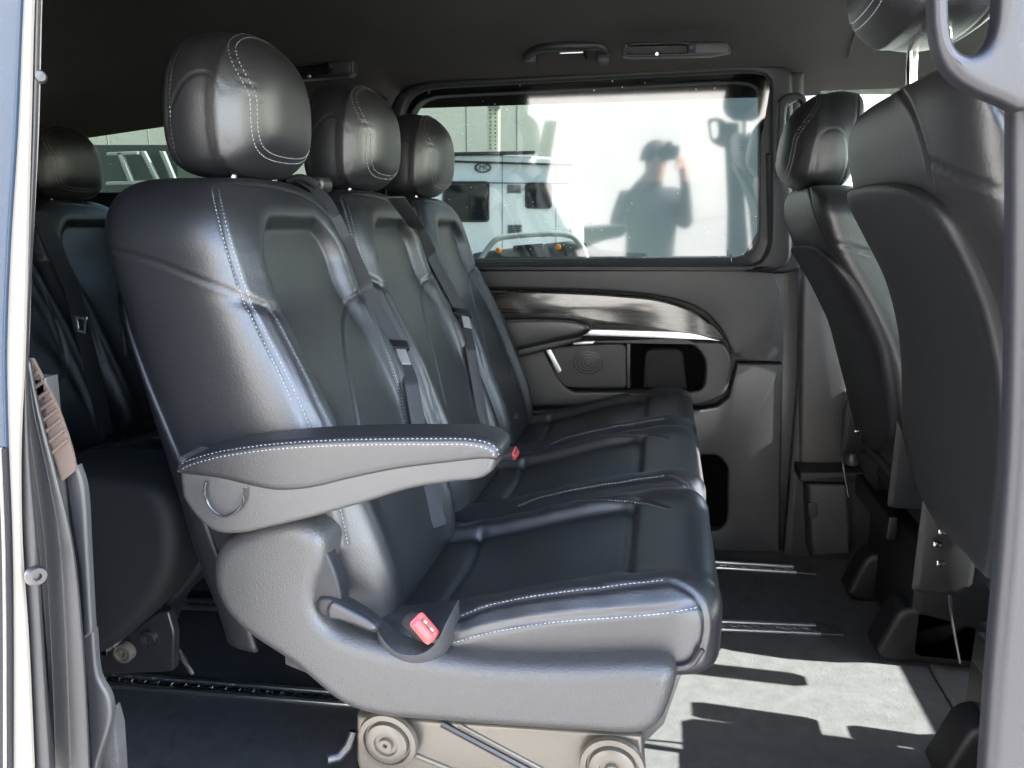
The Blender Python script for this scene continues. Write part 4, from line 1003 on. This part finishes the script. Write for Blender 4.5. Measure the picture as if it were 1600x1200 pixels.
# ================================================================== OUTSIDE
hall = thing('sunlit_building', 'bright pale building across the yard, reflected in the side window', 'building', (1, -6.2, GZ))
mesh('wall', *box((1, -6.3, GZ + 3), (16, .2, 6), .02), PALE, hall)
for x in (-4.5, 4.6): mesh('window', *box((x, -6.2, GZ + 2.6), (1.2, .06, 1.0), .01), DARKGLASS, hall)
mesh('ledge', *box((-.9, -6.17, 1.95), (1.4, .10, .10), .01), PALE, hall)
far = thing('pale_hall', 'pale green grey hall standing behind the white caravan', 'building', (-6, 13, GZ))
mesh('wall', *box((-6, 13.2, GZ + 3.2), (34, .2, 6.4), .02), PALE2, far)
YV = 6.6
car = thing('caravan', 'white caravan with dark windows and an oval emblem beyond the side window', 'caravan', oy(760, 400, YV) * 1)
body = slab('caravan_body', rp(OY([(540, 246), (700, 238), (897, 247), (897, 520), (540, 520)], YV), [.02, .05, .08, .02, .02]), 2.0, .02, WHITE, car)
mesh('roof_edge', *box((oy(715, 240, YV).x - .35, YV - .01, oy(715, 241, YV).z), (2.1, .04, .03), .006), PLASTIC_G, car)
w1 = slab('window', OY(rp([(694, 285), (762, 285), (762, 345), (694, 345)], 5), YV - .012), .03, .006, DARKGLASS, car)
slab('window_divider', OY([(731, 286), (735, 286), (735, 344), (731, 344)], YV - .018), .01, .002, BLACK, w1)
slab('window', OY(rp([(822, 287), (860, 287), (860, 324), (822, 324)], 5), YV - .012), .03, .006, DARKGLASS, car)
for px, py in ((803, 295), (804, 358)):
    v = slab('wall_vent', OY(rp([(px - 11, py - 7), (px + 11, py - 7), (px + 11, py + 7), (px - 11, py + 7)], 1), YV - .01), .02, .003, OUTGREY, car)
    for k in range(4): slab('vent_slat', OY([(px - 9, py - 5 + k * 3), (px + 9, py - 5 + k * 3), (px + 9, py - 3.8 + k * 3), (px - 9, py - 3.8 + k * 3)], YV - .016), .006, .001, PLASTIC_G, v)
em = oy(754, 262, YV - .012); q = [(em.x + .077 * math.cos(a), em.y, em.z + .043 * math.sin(a)) for a in np.linspace(0, 2 * math.pi, 49)[:-1]]; q2 = [(em.x + .066 * math.cos(a), em.y, em.z + .033 * math.sin(a)) for a in np.linspace(0, 2 * math.pi, 49)[:-1]]
emo = frame('oval_emblem', q, q2, .010, .003, OUTDARK, car)
tcu = bpy.data.curves.new('emblem_lettering', 'FONT'); tcu.body = 'LMC'; tcu.size = .062; tcu.align_x = 'CENTER'; tcu.align_y = 'CENTER'; tcu.extrude = .002
to = bpy.data.objects.new('emblem_lettering', tcu); COL.objects.link(to); bpy.context.view_layer.update(); tme = bpy.data.meshes.new_from_object(to); bpy.data.objects.remove(to)
mesh('emblem_lettering', [(v.co.x + em.x, em.y - .004 - v.co.z, v.co.y + em.z) for v in tme.vertices], [tuple(p.vertices) for p in tme.polygons], OUTDARK, emo, None, False)
slab('skirt', OY([(540, 398), (897, 400), (897, 430), (540, 430)], YV - .008), .02, .004, OUTGREY, car)
for q in ((690, 240, 400), (784, 243, 400), (868, 246, 400)): slab('panel_joint', OY([(q[0], q[1]), (q[0] + 1.4, q[1]), (q[0] + 1.4, q[2]), (q[0], q[2])], YV - .004), .006, .001, OUTGREY, car)
for q in ((692, 283, 764, 347), (820, 285, 862, 326)):
    a_, b_3 = simple_same(OY(rp([(q[0], q[1]), (q[2], q[1]), (q[2], q[3]), (q[0], q[3])], 6), YV - .02), OY(rp([(q[0] + 3, q[1] + 3), (q[2] - 3, q[1] + 3), (q[2] - 3, q[3] - 3), (q[0] + 3, q[3] - 3)], 4), YV - .02), 60); frame('window_frame', a_, b_3, .02, .005, RUBBER, car)
slab('awning_rail', OY([(660, 249), (896, 256), (896, 259), (660, 252)], YV - .03), .03, .004, PLASTIC_G, car)
slab('waist_line', OY([(560, 283), (890, 286), (890, 287.5), (560, 284.5)], YV - .006), .008, .001, PLASTIC_G, car)
for k in range(30): slab('cladding_joint', [(-17 + k * .9, 13.09, -.4), (-16.97 + k * .9, 13.09, -.4), (-16.97 + k * .9, 13.09, 5.8), (-17 + k * .9, 13.09, 5.8)], .02, .003, OUTGREY, far)
sh_ = thing('grey_backdrop', 'shaded blue grey shed wall added to the right of the white caravan', 'backdrop', oy(1050, 420, 7.4))
slab('backdrop_wall', OY([(893, 40), (1330, 20), (1330, 470), (893, 470)], 7.4), 1.2, .03, BACKDROP, sh_)  # plain wall added to darken what shows behind the mirrored person
slab('roof_edge', OY([(889, 28), (1340, 8), (1340, 22), (889, 42)], 7.36), 1.3, .01, PLASTIC_G, sh_)
po_ = thing('perforated_post', 'cream perforated steel post with bracket standing above the caravan', 'post', oy(768, 400, 9))
YP = 8.9
slab('post', OY([(761, 150), (779, 150), (779, 420), (761, 420)], YP), .10, .01, CREAMPOST, po_)
slab('bracket', OY([(748, 130), (786, 130), (781, 168), (762, 168)], YP - .05), .10, .01, OUTGREY, po_)
for k in range(12):
    for dx in (-4, 4):
        V, F = disc(oy(770 + dx, 172 + k * 6, YP - .004), .010, .006, [(1, 0), (.9, 1), (.02, 1)], (0, -1, 0), 8); o = mesh('hole', V, F, OUTDARK, po_)
# parked car with roof bars between the van and the caravan
pk = thing('parked_pickup', 'grey roll bar and dark bodywork of a vehicle parked before the caravan', 'vehicle', oy(840, 400, 5.2))
YK = 5.2
tube(cr([tuple(oy(*q, YK)) for q in [(748, 410), (764, 386), (776, 374), (800, 369), (880, 366), (898, 372), (912, 390), (918, 410)]], 60), .020, 10, None, 'roll_bar', OUTGREY, pk)
slab('rear_body', OY(rp([(736, 396), (880, 378), (912, 384), (930, 394), (970, 398), (1010, 400), (1010, 470), (736, 470)], 6), YK + .1), .5, .03, OUTDARK, pk)
slab('cab_window', OY(rp([(802, 384), (848, 380), (850, 392), (800, 394)], 3), YK + .09), .03, .004, DARKGLASS, pk)
for px, py in ((779, 391), (872, 386)): V, F = disc(oy(px, py, YK + .085), .022, .02, [(1, 0), (.9, .8), (.02, 1)], (0, -1, 0), 14); mesh('amber_lamp', V, F, ORANGE, pk)
rk = thing('frame_rack', 'dark trailer with slanted pale bars seen through the rear quarter window', 'trailer', oy(210, 330, 5.6))
YR = 5.4
slab('trailer_wall', OY([(-200, 226), (275, 226), (275, 480), (-200, 480)], YR + .2), .4, .02, OUTDARK, rk)
for a, b in (((182, 238), (200, 284)), ((166, 238), (214, 236)), ((218, 236), (242, 284)), ((248, 236), (268, 284)), ((140, 236), (150, 284)), ((165, 284), (300, 280))):
    slab('slanted_bar', OY([a, (a[0] + 7, a[1]), (b[0] + 7, b[1]), b] if abs(a[0] - b[0]) < 40 else [a, b, (b[0], b[1] + 5), (a[0], a[1] + 5)], YR), .03, .004, OUTGREY, rk)

# finish: nothing may sit at the top without a label
# the building stands at an angle to the van, its face turned to the sun
hall.rotation_euler.z = math.radians(-34); hall.location = (-1.2, -5.6, GZ)

# ================================================================== THE PHOTOGRAPHER, mirrored in the side window
import bmesh
pe = thing('person', 'person in dark clothes holding a camera, mirrored in the side window', 'person', (0, -.28, GZ))
J = [((-.10, -.30, .40), .135), ((-.10, -.29, .62), .155), ((-.10, -.27, .78), .165), ((-.09, -.25, .905), .065), ((-.085, -.225, .98), .062), ((-.08, -.205, 1.055), .080), ((-.08, -.215, 1.13), .066)]
E_ = [(0, 1), (1, 2), (2, 3), (3, 4), (4, 5), (5, 6)]
def chain(start, pts):
    i = start
    for p in pts: J.append(p); E_.append((i, len(J) - 1)); i = len(J) - 1
    return i
fingers = []
for s_ in (-1, 1):
    w_ = chain(2, [((-.10 + s_ * .18, -.27, .83), .068), ((-.10 + s_ * .235, -.22, .64), .056), ((-.05 + s_ * .17, -.15, .88), .036), ((s_ * .095, -.100, 1.035), .026), ((s_ * .085, -.085, 1.075), .022)])
    for k in range(4): chain(w_, [((s_ * (.083 - .002 * k), -.052 - .004 * abs(k - 1), 1.105 - .021 * k), .009), ((s_ * (.062 - .003 * k), -.030, 1.108 - .021 * k), .0085), ((s_ * (.042 - .002 * k), -.028, 1.106 - .020 * k), .008)])
    chain(w_ - 1, [((s_ * .080, -.128, 1.060), .012), ((s_ * .055, -.135, 1.085), .010)])
    chain(0, [((-.10 + s_ * .09, -.30, .34), .095), ((-.10 + s_ * .10, -.28, -.03), .060), ((-.10 + s_ * .11, -.32, -.38), .042), ((-.10 + s_ * .12, -.22, -.435), .034)])
me = bpy.data.meshes.new('body'); me.from_pydata([j[0] for j in J], E_, []); bo = bpy.data.objects.new('body', me); COL.objects.link(bo)
sm_ = bo.modifiers.new('skin', 'SKIN'); 
for v, j in zip(me.skin_vertices[0].data, J): v.radius = (j[1], j[1])
me.skin_vertices[0].data[0].use_root = True
ss_ = bo.modifiers.new('sub', 'SUBSURF'); ss_.levels = 2
bpy.context.view_layer.update(); m2 = bpy.data.meshes.new_from_object(bo.evaluated_get(bpy.context.evaluated_depsgraph_get())); bpy.data.objects.remove(bo)
bd = mesh('body', [tuple(v.co) for v in m2.vertices], [tuple(p.vertices) for p in m2.polygons], CLOTH, pe, None)
bd.data.materials.append(SKIN); bd.data.materials.append(JEANS)
for p in bd.data.polygons:
    c = p.center; p.material_index = 1 if (c.z > .955 and (abs(c.x + .05) < .14 and c.y < -.14 or c.y > -.115)) else (2 if c.z < .42 else 0)
hm = MB(); P = []
for a in np.linspace(0, math.pi / 2 * 1.05, 10):
    P.append([(-.08 + .105 * math.sin(a) * math.cos(q), -.222 + .105 * math.sin(a) * math.sin(q) - .012, 1.085 + .12 * math.cos(a)) for q in np.linspace(0, 2 * math.pi, 25)[:-1]])
V = [v for r in P for v in r]; F = [(k * 24 + i, k * 24 + (i + 1) % 24, (k + 1) * 24 + (i + 1) % 24, (k + 1) * 24 + i) for k in range(9) for i in range(24)]
mesh('hair', V, F, HAIR, pe)
pc_ = thing('camera', 'black camera held up by the person mirrored in the side window', 'camera', (0, -.07, 1.09))
mesh('camera_body', *box((0, -.085, 1.09), (.13, .05, .085), .012), PLASTIC, pc_); mesh('viewfinder', *box((0, -.085, 1.143), (.045, .045, .03), .008), PLASTIC, pc_)
V, F = disc((0, -.06, 1.09), .033, .042, [(1.05, 0), (1.05, .4), (1, .45), (1, 1), (.85, 1), (.7, .7), (.02, .6)], (0, 1, 0)); mesh('lens', V, F, BLACK, pc_)
pe.location.z -= .045
